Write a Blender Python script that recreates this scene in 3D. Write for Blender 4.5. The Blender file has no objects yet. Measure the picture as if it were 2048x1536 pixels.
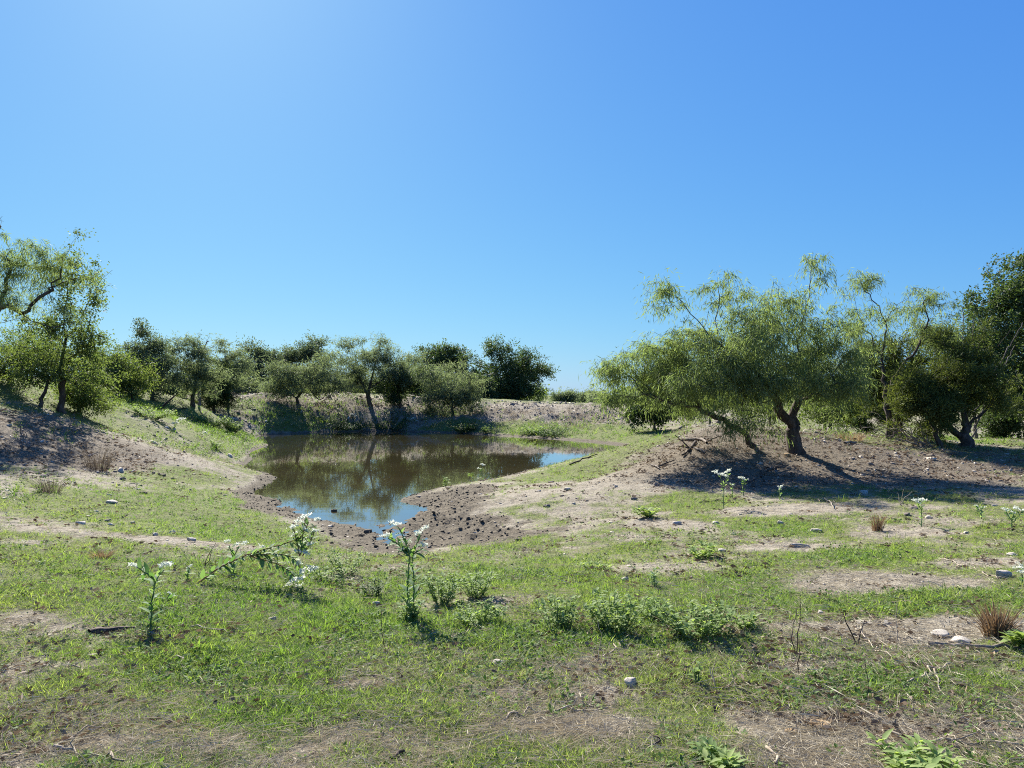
import bpy, math, random
import numpy as np

# ------------------------------------------------------------------ camera, sky, sun, exposure
SC = bpy.context.scene
F, CX, CY, EYE = 1539.0, 1024.0, 768.0, 1.6          # focal length and centre in photograph pixels, eye height
PITCH = math.atan((790.0 - 768.0) / F)               # the horizon sits a little below the middle
SUN_AZ, SUN_EL = math.radians(-23.0), math.radians(36.0)   # ahead and to the left of the camera

cam_data = bpy.data.cameras.new('camera')
cam_data.sensor_fit = 'HORIZONTAL'
cam_data.sensor_width = 36.0
cam_data.lens = 36.0 * F / 2048.0
cam_data.clip_start, cam_data.clip_end = 0.05, 5000.0
camera = bpy.data.objects.new('camera', cam_data)
SC.collection.objects.link(camera)
camera.location = (0, 0, EYE)
camera.rotation_euler = (math.pi / 2 + PITCH, 0, 0)
SC.camera = camera

world = bpy.data.worlds.new('World')
SC.world = world
world.use_nodes = True
wn = world.node_tree.nodes
wn.clear()
sky = wn.new('ShaderNodeTexSky')
sky.sky_type = 'NISHITA'
sky.sun_disc = False
sky.sun_elevation = SUN_EL
sky.sun_rotation = SUN_AZ
sky.altitude = 300.0
sky.air_density, sky.dust_density, sky.ozone_density = 1.0, 0.5, 10.0
bgn = wn.new('ShaderNodeBackground')
bgn.inputs['Strength'].default_value = 0.12
wo = wn.new('ShaderNodeOutputWorld')
# the photograph's softer contrast and deeper blue: one tone curve per channel for the whole sky
sky_sep, sky_com = wn.new('ShaderNodeSeparateColor'), wn.new('ShaderNodeCombineColor')
world.node_tree.links.new(sky.outputs[0], sky_sep.inputs[0])
for c_, (gam_, gain_) in enumerate(((0.836, 0.280), (0.668, 0.538), (0.253, 1.574))):
    pw_, ml_ = wn.new('ShaderNodeMath'), wn.new('ShaderNodeMath')
    pw_.operation, ml_.operation = 'POWER', 'MULTIPLY'
    pw_.inputs[1].default_value, ml_.inputs[1].default_value = gam_, gain_
    world.node_tree.links.new(sky_sep.outputs[c_], pw_.inputs[0])
    world.node_tree.links.new(pw_.outputs[0], ml_.inputs[0])
    world.node_tree.links.new(ml_.outputs[0], sky_com.inputs[c_])
world.node_tree.links.new(sky_com.outputs[0], bgn.inputs[0])
world.node_tree.links.new(bgn.outputs[0], wo.inputs[0])

sun_data = bpy.data.lights.new('sun', 'SUN')
sun_data.energy = 5.0
sun_data.angle = math.radians(0.55)
sun_data.color = (1.0, 0.95, 0.87)
sun = bpy.data.objects.new('sun', sun_data)
SC.collection.objects.link(sun)
sun.rotation_euler = (math.pi / 2 - SUN_EL, 0, math.pi - SUN_AZ)

SC.view_settings.view_transform = 'Standard'
SC.view_settings.look = 'None'
SC.view_settings.exposure = 1.55
SC.view_settings.gamma = 1.0
SC.view_settings.use_curve_mapping = False
SC.render.engine = 'CYCLES'
SC.cycles.use_denoising = False
SC.cycles.pixel_filter_type = 'BLACKMAN_HARRIS'
SC.cycles.filter_width = 1.05
SC.cycles.max_bounces = 4
SC.cycles.diffuse_bounces = 2
SC.cycles.glossy_bounces = 2
SC.cycles.transmission_bounces = 3
SC.cycles.transparent_max_bounces = 6
SC.cycles.caustics_reflective = False
SC.cycles.caustics_refractive = False

# ------------------------------------------------------------------ helpers
rng = np.random.default_rng(11)
COL = SC.collection
WATER_Z = -1.0
CP, SP = math.cos(PITCH), math.sin(PITCH)


def at(px, py, Y):
    """point of the place seen at photograph pixel (px, py) when it is Y metres ahead"""
    u, v = (px - CX) / F, (CY - py) / F
    t = Y / (CP - v * SP)
    return np.array([u * t, Y, EYE + t * (SP + v * CP)])


def on_water(px, py):
    u, v = (px - CX) / F, (CY - py) / F
    t = (WATER_Z - EYE) / (SP + v * CP)
    return np.array([u * t, t * (CP - v * SP), WATER_Z])


_perm = {}


def vnoise(x, y, seed=0):
    """smooth 2-D value noise in -1..1"""
    if seed not in _perm:
        _perm[seed] = np.random.default_rng(1000 + seed).random(65536) * 2 - 1
    tab = _perm[seed]
    x = np.asarray(x, float); y = np.asarray(y, float)
    xi = np.floor(x).astype(np.int64); yi = np.floor(y).astype(np.int64)
    fx = x - xi; fy = y - yi
    fx = fx * fx * (3 - 2 * fx); fy = fy * fy * (3 - 2 * fy)

    def h(a, b):
        return tab[((a * 73856093) ^ (b * 19349663)) & 65535]
    a = h(xi, yi) * (1 - fx) + h(xi + 1, yi) * fx
    b = h(xi, yi + 1) * (1 - fx) + h(xi + 1, yi + 1) * fx
    return a * (1 - fy) + b * fy


def fbm(x, y, scale, octaves=3, seed=0):
    s = np.zeros_like(np.asarray(x, float)); a = 1.0; f = 1.0 / scale; tot = 0
    for k in range(octaves):
        s = s + a * vnoise(np.asarray(x) * f + 17.3 * k, np.asarray(y) * f - 9.1 * k, seed + k)
        tot += a; a *= 0.5; f *= 2.03
    return s / tot


def make_mesh(name, verts, faces, mat=None, smooth=False, attrs=None):
    """verts (n,3), faces: list of index arrays (m,3)/(m,4)"""
    me = bpy.data.meshes.new(name)
    verts = np.asarray(verts, np.float32)
    if not isinstance(faces, (list, tuple)):
        faces = [faces]
    faces = [np.asarray(f, np.int32) for f in faces if len(f)]
    nl = sum(f.size for f in faces); nf = sum(len(f) for f in faces)
    me.vertices.add(len(verts)); me.vertices.foreach_set('co', verts.ravel())
    me.loops.add(nl); me.polygons.add(nf)
    me.loops.foreach_set('vertex_index', np.concatenate([f.ravel() for f in faces]))
    tot = np.concatenate([np.full(len(f), f.shape[1], np.int32) for f in faces])
    me.polygons.foreach_set('loop_start', (np.cumsum(tot) - tot).astype(np.int32))
    me.polygons.foreach_set('loop_total', tot)
    if smooth:
        me.polygons.foreach_set('use_smooth', np.ones(nf, bool))
    for k, (typ, val) in (attrs or {}).items():
        a = me.attributes.new(k, typ, 'POINT')
        a.data.foreach_set('color' if typ == 'FLOAT_COLOR' else ('vector' if typ == 'FLOAT_VECTOR' else 'value'),
                           np.asarray(val, np.int32 if typ == 'INT' else np.float32).ravel())
    me.update(calc_edges=True)
    if mat is not None:
        me.materials.append(mat)
    return me


def obj(name, me, parent=None, loc=None):
    o = bpy.data.objects.new(name, me)
    COL.objects.link(o)
    if parent is not None:
        o.parent = parent
    if loc is not None:
        o.location = tuple(float(v) for v in loc)
    return o


def tag(o, label=None, cat=None, group=None, kind=None):
    if label: o['label'] = label
    if cat: o['category'] = cat
    if group: o['group'] = group
    if kind: o['kind'] = kind
    return o


def thing(name, loc, label, cat, group=None):
    o = bpy.data.objects.new(name, None)
    o.empty_display_size = 0.2
    COL.objects.link(o)
    o.location = tuple(float(v) for v in loc)
    return tag(o, label, cat, group)


# ------------------------------------------------------------------ materials
def new_mat(name):
    m = bpy.data.materials.new(name)
    m.use_nodes = True
    nt = m.node_tree
    nt.nodes.clear()
    out = nt.nodes.new('ShaderNodeOutputMaterial')
    return m, nt, out


def N(nt, typ, **kw):
    n = nt.nodes.new(typ)
    for k, v in kw.items():
        if k.startswith('i_'):
            key = k[2:].replace('_', ' ')
            n.inputs[int(key) if key.isdigit() else key].default_value = v
        else:
            setattr(n, k, v)
    return n


def mixc(nt, fac, a, b, blend='MIX'):
    n = nt.nodes.new('ShaderNodeMix')
    n.data_type = 'RGBA'; n.blend_type = blend
    for sock, val in ((n.inputs[0], fac), (n.inputs[6], a), (n.inputs[7], b)):
        if isinstance(val, (int, float)):
            sock.default_value = val
        elif isinstance(val, tuple):
            sock.default_value = (*val, 1.0)
        else:
            nt.links.new(val, sock)
    return n.outputs[2]


def ramp(nt, src, lo, hi, a=0.0, b=1.0):
    n = nt.nodes.new('ShaderNodeMapRange')
    n.clamp = True
    n.interpolation_type = 'SMOOTHSTEP'
    nt.links.new(src, n.inputs[0])
    n.inputs[1].default_value, n.inputs[2].default_value = lo, hi
    n.inputs[3].default_value, n.inputs[4].default_value = a, b
    return n.outputs[0]


def noise(nt, scale, detail=4.0, rough=0.55, vec=None, dist=0.0):
    n = N(nt, 'ShaderNodeTexNoise')
    n.inputs['Scale'].default_value = scale
    n.inputs['Detail'].default_value = detail
    n.inputs['Roughness'].default_value = rough
    n.inputs['Distortion'].default_value = dist
    if vec is not None:
        nt.links.new(vec, n.inputs['Vector'])
    return n.outputs[0]


def leaf_mat(name, c1, c2, trans=0.4, tint=(1.25, 1.3, 0.6), instancer=False, rough=0.65, spec=0.12):
    """leaf blade: reflects a little and lets light through; 'tone' varies from leaf to leaf"""
    m, nt, out = new_mat(name)
    a = N(nt, 'ShaderNodeAttribute', attribute_name='tone')
    if instancer:
        a.attribute_type = 'INSTANCER'
    col = mixc(nt, a.outputs['Fac'], c1, c2)
    p = N(nt, 'ShaderNodeBsdfPrincipled')
    p.inputs['Roughness'].default_value = rough
    p.inputs['Specular IOR Level'].default_value = spec
    nt.links.new(col, p.inputs['Base Color'])
    t = N(nt, 'ShaderNodeBsdfTranslucent')
    nt.links.new(mixc(nt, 1.0, col, tint, 'MULTIPLY'), t.inputs[0])
    mx = N(nt, 'ShaderNodeMixShader'); mx.inputs[0].default_value = trans
    nt.links.new(p.outputs[0], mx.inputs[1]); nt.links.new(t.outputs[0], mx.inputs[2])
    nt.links.new(mx.outputs[0], out.inputs[0])
    return m


def wood_mat(name, c1, c2, scale=14.0, bump=0.6, stretch=0.25):
    m, nt, out = new_mat(name)
    tc = N(nt, 'ShaderNodeTexCoord')
    mp = N(nt, 'ShaderNodeMapping'); mp.inputs['Scale'].default_value = (1, 1, stretch)
    nt.links.new(tc.outputs['Object'], mp.inputs[0])
    n1 = noise(nt, scale, 6, 0.65, mp.outputs[0], 0.4)
    n2 = noise(nt, scale * 0.15, 3, 0.5, tc.outputs['Object'])
    col = mixc(nt, ramp(nt, n1, 0.35, 0.68), c1, c2)
    col = mixc(nt, ramp(nt, n2, 0.35, 0.7, 0, 0.5), col, tuple(v * 0.55 for v in c1))
    p = N(nt, 'ShaderNodeBsdfPrincipled'); p.inputs['Roughness'].default_value = 0.9
    p.inputs['Specular IOR Level'].default_value = 0.15
    nt.links.new(col, p.inputs['Base Color'])
    b = N(nt, 'ShaderNodeBump'); b.inputs['Strength'].default_value = bump; b.inputs['Distance'].default_value = 0.02
    nt.links.new(n1, b.inputs['Height']); nt.links.new(b.outputs[0], p.inputs['Normal'])
    nt.links.new(p.outputs[0], out.inputs[0])
    return m


def stone_mat(name, c1, c2, dark):
    m, nt, out = new_mat(name)
    tc = N(nt, 'ShaderNodeTexCoord')
    n1 = noise(nt, 22, 6, 0.65, tc.outputs['Object'])
    n2 = noise(nt, 7, 4, 0.6, tc.outputs['Object'], 0.6)
    col = mixc(nt, ramp(nt, n1, 0.35, 0.65), c1, c2)
    col = mixc(nt, ramp(nt, n2, 0.52, 0.7, 0, 0.75), col, dark)
    p = N(nt, 'ShaderNodeBsdfPrincipled'); p.inputs['Roughness'].default_value = 0.92
    p.inputs['Specular IOR Level'].default_value = 0.2
    nt.links.new(col, p.inputs['Base Color'])
    b = N(nt, 'ShaderNodeBump'); b.inputs['Strength'].default_value = 0.7; b.inputs['Distance'].default_value = 0.012
    nt.links.new(n1, b.inputs['Height']); nt.links.new(b.outputs[0], p.inputs['Normal'])
    nt.links.new(p.outputs[0], out.inputs[0])
    return m


M = {}
M['mesquite'] = leaf_mat('mesquite_leaf', (0.116, 0.156, 0.066), (0.25, 0.288, 0.14), 0.57, tint=(1.14, 1.26, 0.66))
M['mesquite_grey'] = leaf_mat('grey_green_leaf', (0.11, 0.142, 0.08), (0.215, 0.245, 0.138), 0.54, tint=(1.1, 1.18, 0.78))  # grey-green leaf; tint also less yellow, distant haze put into the colour
M['oak'] = leaf_mat('oak_leaf', (0.046, 0.076, 0.032), (0.098, 0.138, 0.056), 0.36, rough=0.6, spec=0.15)
M['juniper'] = leaf_mat('juniper_leaf', (0.056, 0.08, 0.026), (0.13, 0.15, 0.048), 0.38)
M['shrub'] = leaf_mat('shrub_leaf', (0.08, 0.122, 0.042), (0.17, 0.208, 0.075), 0.5)
M['elm'] = leaf_mat('broad_leaf', (0.072, 0.11, 0.044), (0.145, 0.185, 0.075), 0.5)
M['weed'] = leaf_mat('weed_leaf', (0.15, 0.235, 0.075), (0.3, 0.375, 0.16), 0.5)
M['weed_pale'] = leaf_mat('pale_weed_leaf', (0.2, 0.29, 0.1), (0.36, 0.43, 0.17), 0.5)
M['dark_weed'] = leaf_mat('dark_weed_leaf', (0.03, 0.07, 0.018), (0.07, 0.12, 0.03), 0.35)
M['snow_leaf'] = leaf_mat('pale_spurge_leaf', (0.1, 0.19, 0.075), (0.27, 0.36, 0.19), 0.4)
M['bract'] = leaf_mat('white_bract', (0.62, 0.65, 0.54), (0.84, 0.85, 0.77), 0.35, tint=(1, 1, 0.95))
M['straw'] = leaf_mat('dry_blade', (0.2, 0.12, 0.055), (0.42, 0.32, 0.18), 0.3, tint=(1, 0.95, 0.8))
M['red_straw'] = leaf_mat('reddish_dry_blade', (0.13, 0.082, 0.045), (0.29, 0.21, 0.13), 0.3, tint=(1, 0.9, 0.75))
M['oak_grey'] = leaf_mat('grey_oak_leaf', (0.075, 0.104, 0.06), (0.152, 0.182, 0.105), 0.48, tint=(1.1, 1.18, 0.8))  # grey oak foliage, its tint desaturated further to paint in the far veil
M['grey_straw'] = leaf_mat('grey_dry_blade', (0.085, 0.068, 0.05), (0.2, 0.168, 0.125), 0.25, tint=(1, 0.95, 0.85))
M['grass'] = leaf_mat('green_grass', (0.115, 0.22, 0.04), (0.27, 0.315, 0.115), 0.52, instancer=True)
M['forb'] = leaf_mat('ground_forb', (0.07, 0.14, 0.035), (0.17, 0.24, 0.075), 0.4, instancer=True)
M['litter'] = leaf_mat('straw_litter', (0.24, 0.2, 0.14), (0.48, 0.43, 0.32), 0.2, tint=(1, 0.95, 0.85), instancer=True)
M['leaf_litter'] = leaf_mat('fallen_leaf', (0.09, 0.06, 0.04), (0.28, 0.215, 0.145), 0.15, tint=(1, 0.9, 0.8), instancer=True)
M['bark'] = wood_mat('dark_bark', (0.05, 0.038, 0.03), (0.14, 0.11, 0.09))
M['bark_grey'] = wood_mat('grey_bark', (0.1, 0.085, 0.07), (0.24, 0.21, 0.18))
M['dead_wood'] = wood_mat('dead_wood', (0.15, 0.12, 0.095), (0.34, 0.29, 0.24), 18)
M['dark_wood'] = wood_mat('dark_dead_wood', (0.045, 0.035, 0.027), (0.13, 0.1, 0.08), 18)
M['stem'] = wood_mat('dry_stem', (0.27, 0.22, 0.155), (0.46, 0.4, 0.31), 30, 0.2)
M['green_stem'] = wood_mat('green_stem', (0.1, 0.16, 0.06), (0.19, 0.25, 0.11), 30, 0.1)
M['red_stem'] = wood_mat('reddish_stem', (0.22, 0.1, 0.05), (0.4, 0.22, 0.12), 30, 0.1)
M['stone'] = stone_mat('pale_limestone', (0.38, 0.335, 0.265), (0.54, 0.49, 0.41), (0.24, 0.2, 0.15))
M['stone_dark'] = stone_mat('brown_stone', (0.15, 0.12, 0.095), (0.27, 0.23, 0.19), (0.08, 0.065, 0.05))
M['stone_tan'] = stone_mat('tan_sandstone', (0.3, 0.2, 0.1), (0.42, 0.31, 0.18), (0.2, 0.13, 0.07))
M['clod'] = stone_mat('mud_clod', (0.07, 0.057, 0.038), (0.15, 0.124, 0.086), (0.042, 0.034, 0.023))

# ------------------------------------------------------------------ terrain
_pix = [  # photograph pixel and distance ahead of places on the ground
    (0, 1330, 4.6), (500, 1330, 4.6), (1024, 1330, 4.6), (1550, 1330, 4.6), (2048, 1330, 4.6),
    (0, 1180, 6.5), (400, 1180, 6.6), (800, 1190, 6.8), (1200, 1190, 6.7), (1600, 1180, 6.6), (2048, 1180, 6.3),
    (0, 1060, 9.5), (300, 1080, 10), (600, 1100, 10), (830, 1110, 11), (1050, 1080, 11.5), (1300, 1060, 11.5),
    (1600, 1060, 11), (2048, 1050, 10.5),
    (0, 990, 13), (200, 990, 14), (400, 1000, 16), (480, 1010, 16.8),
    (0, 900, 17), (150, 930, 17.5), (280, 930, 20), (400, 930, 22), (470, 930, 25),
    (0, 830, 20), (120, 822, 24), (200, 840, 26), (300, 870, 27), (400, 870, 31), (450, 880, 35),
    (0, 760, 25), (-200, 760, 22), (100, 765, 34), (200, 778, 38), (300, 800, 40), (400, 812, 44), (380, 840, 38),
    (450, 850, 42), (560, 850, 52), (560, 800, 57), (480, 793, 60), (700, 798, 60), (850, 803, 60), (1000, 812, 60),
    (1150, 815, 58), (1250, 820, 56), (700, 838, 56), (900, 843, 55), (1100, 848, 52), (1200, 856, 48),
    (1330, 838, 50), (1300, 868, 42),
    (1290, 890, 29), (1350, 870, 25), (1400, 855, 23), (1500, 850, 23), (1650, 862, 24), (1800, 875, 26), (1950, 888, 25),
    (1990, 877, 38), (2048, 874, 45),
    (1590, 905, 19), (1400, 900, 19), (1300, 920, 20), (1220, 940, 20), (1120, 970, 18), (1000, 1000, 16), (1000, 972, 19.5),
    (1300, 980, 16), (1500, 960, 16.5), (1700, 950, 17), (1900, 940, 18), (2048, 940, 18), (1800, 1000, 13.5),
    (2400, 950, 16), (2400, 880, 30), (2400, 1330, 4.6), (-350, 1330, 4.6), (-350, 1000, 11), (-350, 850, 16), (-350, 740, 22)]
_shore = [(745, 1068), (830, 1071), (670, 1045), (600, 1025), (545, 1000), (515, 980), (503, 940), (502, 905), (505, 880),
          (560, 868), (650, 864), (780, 863), (900, 866), (1000, 872), (1150, 882), (1240, 893),
          (1215, 901), (1170, 915), (1110, 930), (1000, 955), (940, 965), (860, 980), (800, 998), (822, 1035)]
_deep = [(600, 930), (800, 930), (700, 985), (900, 895), (1000, 920), (1140, 898), (640, 885), (560, 905), (780, 880), (770, 1030)]
_cp = [at(*p) for p in _pix] + [on_water(*p) for p in _shore]
_cp += [np.array([*on_water(*p)[:2], WATER_Z - (0.25 if p == (770, 1030) else 0.6)]) for p in _deep]
for _X in (-6, -2, 2, 6):
    _cp.append(np.array([_X, 1.5, 0.0]))
for _w in [(9.9, 33, -0.2), (16, 38, -0.4), (22, 60, -0.2), (-70, 80, 1.5), (-30, 80, 1.2), (0, 82, 0.7), (40, 80, 0.3), (-60, 150, 0.8),
           (0, 150, 0.3), (70, 150, 0.2), (-200, 350, 0.4), (0, 350, 0), (200, 350, 0), (-400, 900, 0), (0, 900, 0), (400, 900, 0),
           (0, -3, 0.0), (-9, -3, .1), (9, -3, .0), (-40, 0, 1.2), (40, 0, .1), (-300, 0, .5), (300, 0, .2), (-60, 60, 1.8), (60, 60, 0),
           (-25, 35, 2.4), (-2, -30, 0), (2, -30, 0)]:
    _cp.append(np.array(_w, float))
_cp = np.array(_cp)


def _warp(x, y):
    y = np.asarray(y, float) + 4.0
    r = np.hypot(x, y) + 1e-6
    return np.arctan2(x, y), np.log(r)


def _kern(d2):
    return np.where(d2 > 1e-12, 0.5 * d2 * np.log(np.maximum(d2, 1e-12)), 0.0)


_ca, _cq = _warp(_cp[:, 0], _cp[:, 1])
_n = len(_cp)
_K = _kern((_ca[:, None] - _ca[None]) ** 2 + (_cq[:, None] - _cq[None]) ** 2) + np.eye(_n) * 2e-5
_P = np.stack([np.ones(_n), _ca, _cq], 1)
_A = np.zeros((_n + 3, _n + 3)); _A[:_n, :_n] = _K; _A[:_n, _n:] = _P; _A[_n:, :_n] = _P.T
_w = np.linalg.solve(_A, np.concatenate([_cp[:, 2], np.zeros(3)]))


def _patch(px, py, rx, ry, w):
    """ellipse on the ground around the place seen at (px, py)"""
    c = ground_at(px, py)
    Y = max(c[1], 2.0)
    drop = max(EYE - c[2], 0.4)
    return (c[0], c[1], rx * Y / F, min(ry * Y * Y / (F * drop), 1.2 + 0.09 * Y if Y < 40 else 3.0), w)


def height_raw(x, y):
    x = np.atleast_1d(np.asarray(x, float)); y = np.atleast_1d(np.asarray(y, float))
    out = np.empty(len(x))
    for s in range(0, len(x), 40000):
        a, q = _warp(x[s:s + 40000], y[s:s + 40000])
        d2 = (a[:, None] - _ca[None]) ** 2 + (q[:, None] - _cq[None]) ** 2
        out[s:s + 40000] = _kern(d2) @ _w[:_n] + _w[_n] + _w[_n + 1] * a + _w[_n + 2] * q
    return out


def height(x, y):
    x = np.atleast_1d(np.asarray(x, float)); y = np.atleast_1d(np.asarray(y, float))
    z = height_raw(x, y)
    amp = np.clip((z - WATER_Z) / 0.5, 0.25, 1.0)
    r = np.hypot(x, y)
    z = z + amp * (0.05 * fbm(x, y, 2.6, 3, 3) + 0.022 * fbm(x, y, 0.5, 3, 9) + 0.012 * fbm(x, y, 0.14, 2, 21))
    z = z + np.clip((r - 30) / 60, 0, 1) * 0.18 * fbm(x, y, 9.0, 3, 31)
    # trampled mud along the near shores
    m = mud_raw(x, y, z)
    z = z + m * (0.10 * np.abs(fbm(x, y, 0.34, 2, 41)) - 0.035 + 0.07 * fbm(x, y, 0.2, 2, 47))
    # rough eroded face of the far dam
    d = np.clip((y - 46) / 6, 0, 1) * np.clip((66 - y) / 5, 0, 1) * np.clip((z - WATER_Z - 0.25) / 0.5, 0, 1)
    z = z + d * (0.4 * fbm(x, y, 1.9, 4, 51) + 0.16 * np.abs(fbm(x, y, 0.9, 2, 55)))
    return z


def mud_raw(x, y, z):
    hgt = z - WATER_Z
    band = np.clip((hgt + 0.25) / 0.2, 0, 1) * np.clip((0.22 + 0.2 * fbm(x, y, 1.3, 3, 61) - hgt) / 0.16, 0, 1)
    side = np.clip((33 - y) / 4, 0, 1)
    # the trampled spit on the right of the pond's tip
    sp = np.exp(-(((x + 1.15) / 1.7) ** 2 + ((y - 15.6) / 3.8) ** 2) * 1.1)
    ls = np.exp(-(((x + 6.2) / 1.5) ** 2 + ((y - 19.5) / 5.5) ** 2) * 1.1)
    rag = 0.28 * fbm(x, y, 0.9, 3, 67)
    wide = np.clip((0.46 + rag - hgt) / 0.2, 0, 1) * np.clip((hgt + 0.25) / 0.2, 0, 1)
    return np.clip(side * np.maximum(band * (0.25 + 1.1 * ls), wide * np.clip(1.5 * sp + rag, 0, 1)), 0, 1)


def ground_z(x, y):
    return float(height([x], [y])[0])


_ts = np.concatenate([np.linspace(1.5, 30, 400), np.linspace(30.2, 100, 350)])


def ground_at(px, py):
    """where the sight line through photograph pixel (px, py) meets the ground"""
    u, v = (px - CX) / F, (CY - py) / F
    d = np.array([u, CP - v * SP, SP + v * CP])
    pts = np.array([0, 0, EYE]) + _ts[:, None] * d
    below = pts[:, 2] < height(pts[:, 0], pts[:, 1])
    if not below.any():
        k = len(_ts) - 1
        p = pts[k]
    else:
        k = int(np.argmax(below))
        lo, hi = _ts[max(k - 1, 0)], _ts[k]
        for _ in range(8):
            mid = 0.5 * (lo + hi)
            p = np.array([0, 0, EYE]) + mid * d
            if p[2] < ground_z(p[0], p[1]): hi = mid
            else: lo = mid
        p = np.array([0, 0, EYE]) + hi * d
    return np.array([p[0], p[1], ground_z(p[0], p[1])])


GRASS = [_patch(*p) for p in [
    (400, 1005, 120, 45, .75), (330, 955, 60, 16, .6), (520, 1070, 170, 40, .65), (330, 1130, 260, 28, .4), (600, 1140, 160, 30, .35),
    (250, 1190, 260, 35, .45), (520, 1230, 260, 40, .45), (400, 1330, 380, 45, .35), (850, 1270, 260, 26, .5), (1050, 1165, 170, 28, .5),
    (1120, 1290, 160, 22, .5), (1500, 1170, 120, 30, .6), (1650, 1120, 150, 16, .5), (1560, 1055, 100, 20, .65), (1370, 1005, 80, 14, .6),
    (1150, 945, 90, 13, .6), (1700, 985, 130, 16, .45), (1900, 1205, 180, 22, .8), (1350, 1290, 140, 22, .4), (1000, 1090, 90, 30, .35),
    (800, 1400, 140, 25, .35), (450, 870, 70, 40, .6), (350, 820, 110, 22, .6), (640, 852, 120, 10, .7), (1080, 866, 150, 14, 1.7), (1200, 880, 90, 9, 1.2), (930, 857, 130, 9, 1.2),
    (1300, 880, 60, 8, .5), (80, 775, 120, 22, .7), (2010, 885, 60, 12, .8), (560, 1440, 160, 25, .3), (960, 1440, 90, 18, .1),
    (1780, 1360, 200, 25, .3), (480, 900, 50, 26, .6), (60, 1010, 90, 40, .25), (1750, 1110, 90, 12, .5), (1850, 890, 150, 10, .25)]]
BARE = [_patch(*p) for p in [
    (270, 935, 75, 18, .5), (150, 900, 150, 45, .25), (60, 870, 120, 60, .45), (330, 1080, 120, 10, .7), (100, 1050, 110, 18, .3),
    (1130, 1000, 170, 30, .3), (1200, 960, 130, 16, .25), (1420, 915, 190, 40, .7), (1650, 920, 200, 30, .45), (1900, 940, 180, 26, .3),
    (1330, 1050, 70, 16, .6), (1550, 1020, 120, 8, .6), (1750, 1165, 190, 18, .75), (1950, 1130, 110, 14, .6), (1850, 1260, 200, 22, .7),
    (950, 1480, 230, 30, .25), (1150, 1450, 140, 26, .22), (200, 1490, 150, 26, .12), (1400, 1440, 120, 25, .15), (950, 1205, 90, 12, .3),
    (1700, 1460, 200, 25, .3), (700, 1370, 120, 10, .3), (60, 1230, 70, 12, .4), (1750, 1070, 140, 16, .45), (1600, 1095, 90, 10, .4),
    (700, 812, 260, 30, .8), (1050, 824, 220, 12, 1.3), (1220, 834, 140, 16, 1.3), (950, 1060, 70, 30, .2), (330, 1080, 90, 8, .4), (470, 1125, 60, 6, .3)]]
LITTER = [_patch(*p) for p in [(1450, 900, 220, 45, 1.), (1650, 915, 220, 35, .9), (1900, 930, 200, 30, .7), (100, 870, 180, 55, .9),
                               (150, 920, 130, 30, .5), (700, 815, 250, 25, .4), (1850, 900, 200, 20, .6), (450, 815, 90, 20, .6), (1050, 828, 200, 16, .45), (1230, 840, 120, 22, .45), (560, 812, 120, 20, .4)]]
TALL = [_patch(*p) for p in [(340, 832, 130, 22, 1.), (450, 868, 70, 32, 1.), (430, 905, 50, 20, .6), (560, 858, 60, 9, .8), (680, 856, 140, 9, .9), (850, 856, 90, 9, .8), (1060, 864, 130, 9, 1.), (1200, 876, 80, 7, .5),
                             (80, 778, 130, 20, 1.), (2010, 886, 70, 10, 1.), (260, 810, 80, 14, .8), (30, 985, 60, 20, .35), (1850, 880, 120, 8, .4), (170, 860, 40, 10, .4)]]
DRY = [_patch(*p) for p in [(700, 815, 280, 26, .8), (1050, 830, 220, 18, 1.), (1230, 840, 120, 26, 1.), (1700, 878, 170, 12, .8), (130, 890, 170, 50, .55), (260, 880, 120, 30, .5), (1420, 862, 90, 10, .7),
                            (350, 905, 80, 20, .5), (1500, 885, 190, 22, .45), (1650, 905, 170, 18, .4), (1900, 905, 150, 14, .5), (1320, 880, 60, 14, .6)]]


def blobs(x, y, lst):
    s = np.zeros(len(x))
    for cx, cy, rx, ry, w in lst:
        d2 = ((x - cx) / rx) ** 2 + ((y - cy) / ry) ** 2
        s += w * np.exp(-0.7 * d2 ** 1.5)
    return s


def masks(x, y, z):
    """grass cover, mud and leaf-litter cover of the ground, each 0..1"""
    hgt = z - WATER_Z
    g = 0.56 + 0.42 * fbm(x, y, 1.6, 3, 71) + 0.42 * fbm(x, y, 0.42, 3, 77) + blobs(x, y, GRASS) - blobs(x, y, BARE)
    g = g + 0.3 * np.clip((y - 66) / 10, 0, 1)
    mud = np.clip(mud_raw(x, y, z) * 1.5, 0, 1)
    mud = np.maximum(mud, 0.6 * np.clip((0.16 - hgt) / 0.1, 0, 1))
    g = g * (1 - 0.95 * np.clip(mud * 1.3, 0, 1)) * np.clip((hgt - 0.02) / 0.1, 0, 1)
    lit = blobs(x, y, LITTER) + 0.2 * fbm(x, y, 1.1, 2, 83)
    return np.clip(g, 0, 1), mud, np.clip(lit, 0, 1)


_rad = np.concatenate([[0.0], np.geomspace(0.35, 2.4, 26)[:-1], np.geomspace(2.4, 64, 450), np.geomspace(64, 1500, 60)[1:]])
_ang = np.concatenate([np.linspace(-180, -48, 40)[:-1], np.linspace(-48, 48, 540), np.linspace(48, 180, 40)[1:]])
_ang = np.radians(_ang)
_R, _T = np.meshgrid(_rad, _ang, indexing='ij')
_gx, _gy = (_R * np.sin(_T)).ravel(), (_R * np.cos(_T)).ravel()
_gz = height(_gx, _gy)
_g, _m, _l = masks(_gx, _gy, _gz)
_nr, _na = _R.shape
_i = (np.arange(_nr - 1)[:, None] * _na + np.arange(_na - 1)[None]).ravel()
_faces = np.stack([_i, _i + 1, _i + 1 + _na, _i + _na], 1)


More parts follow.
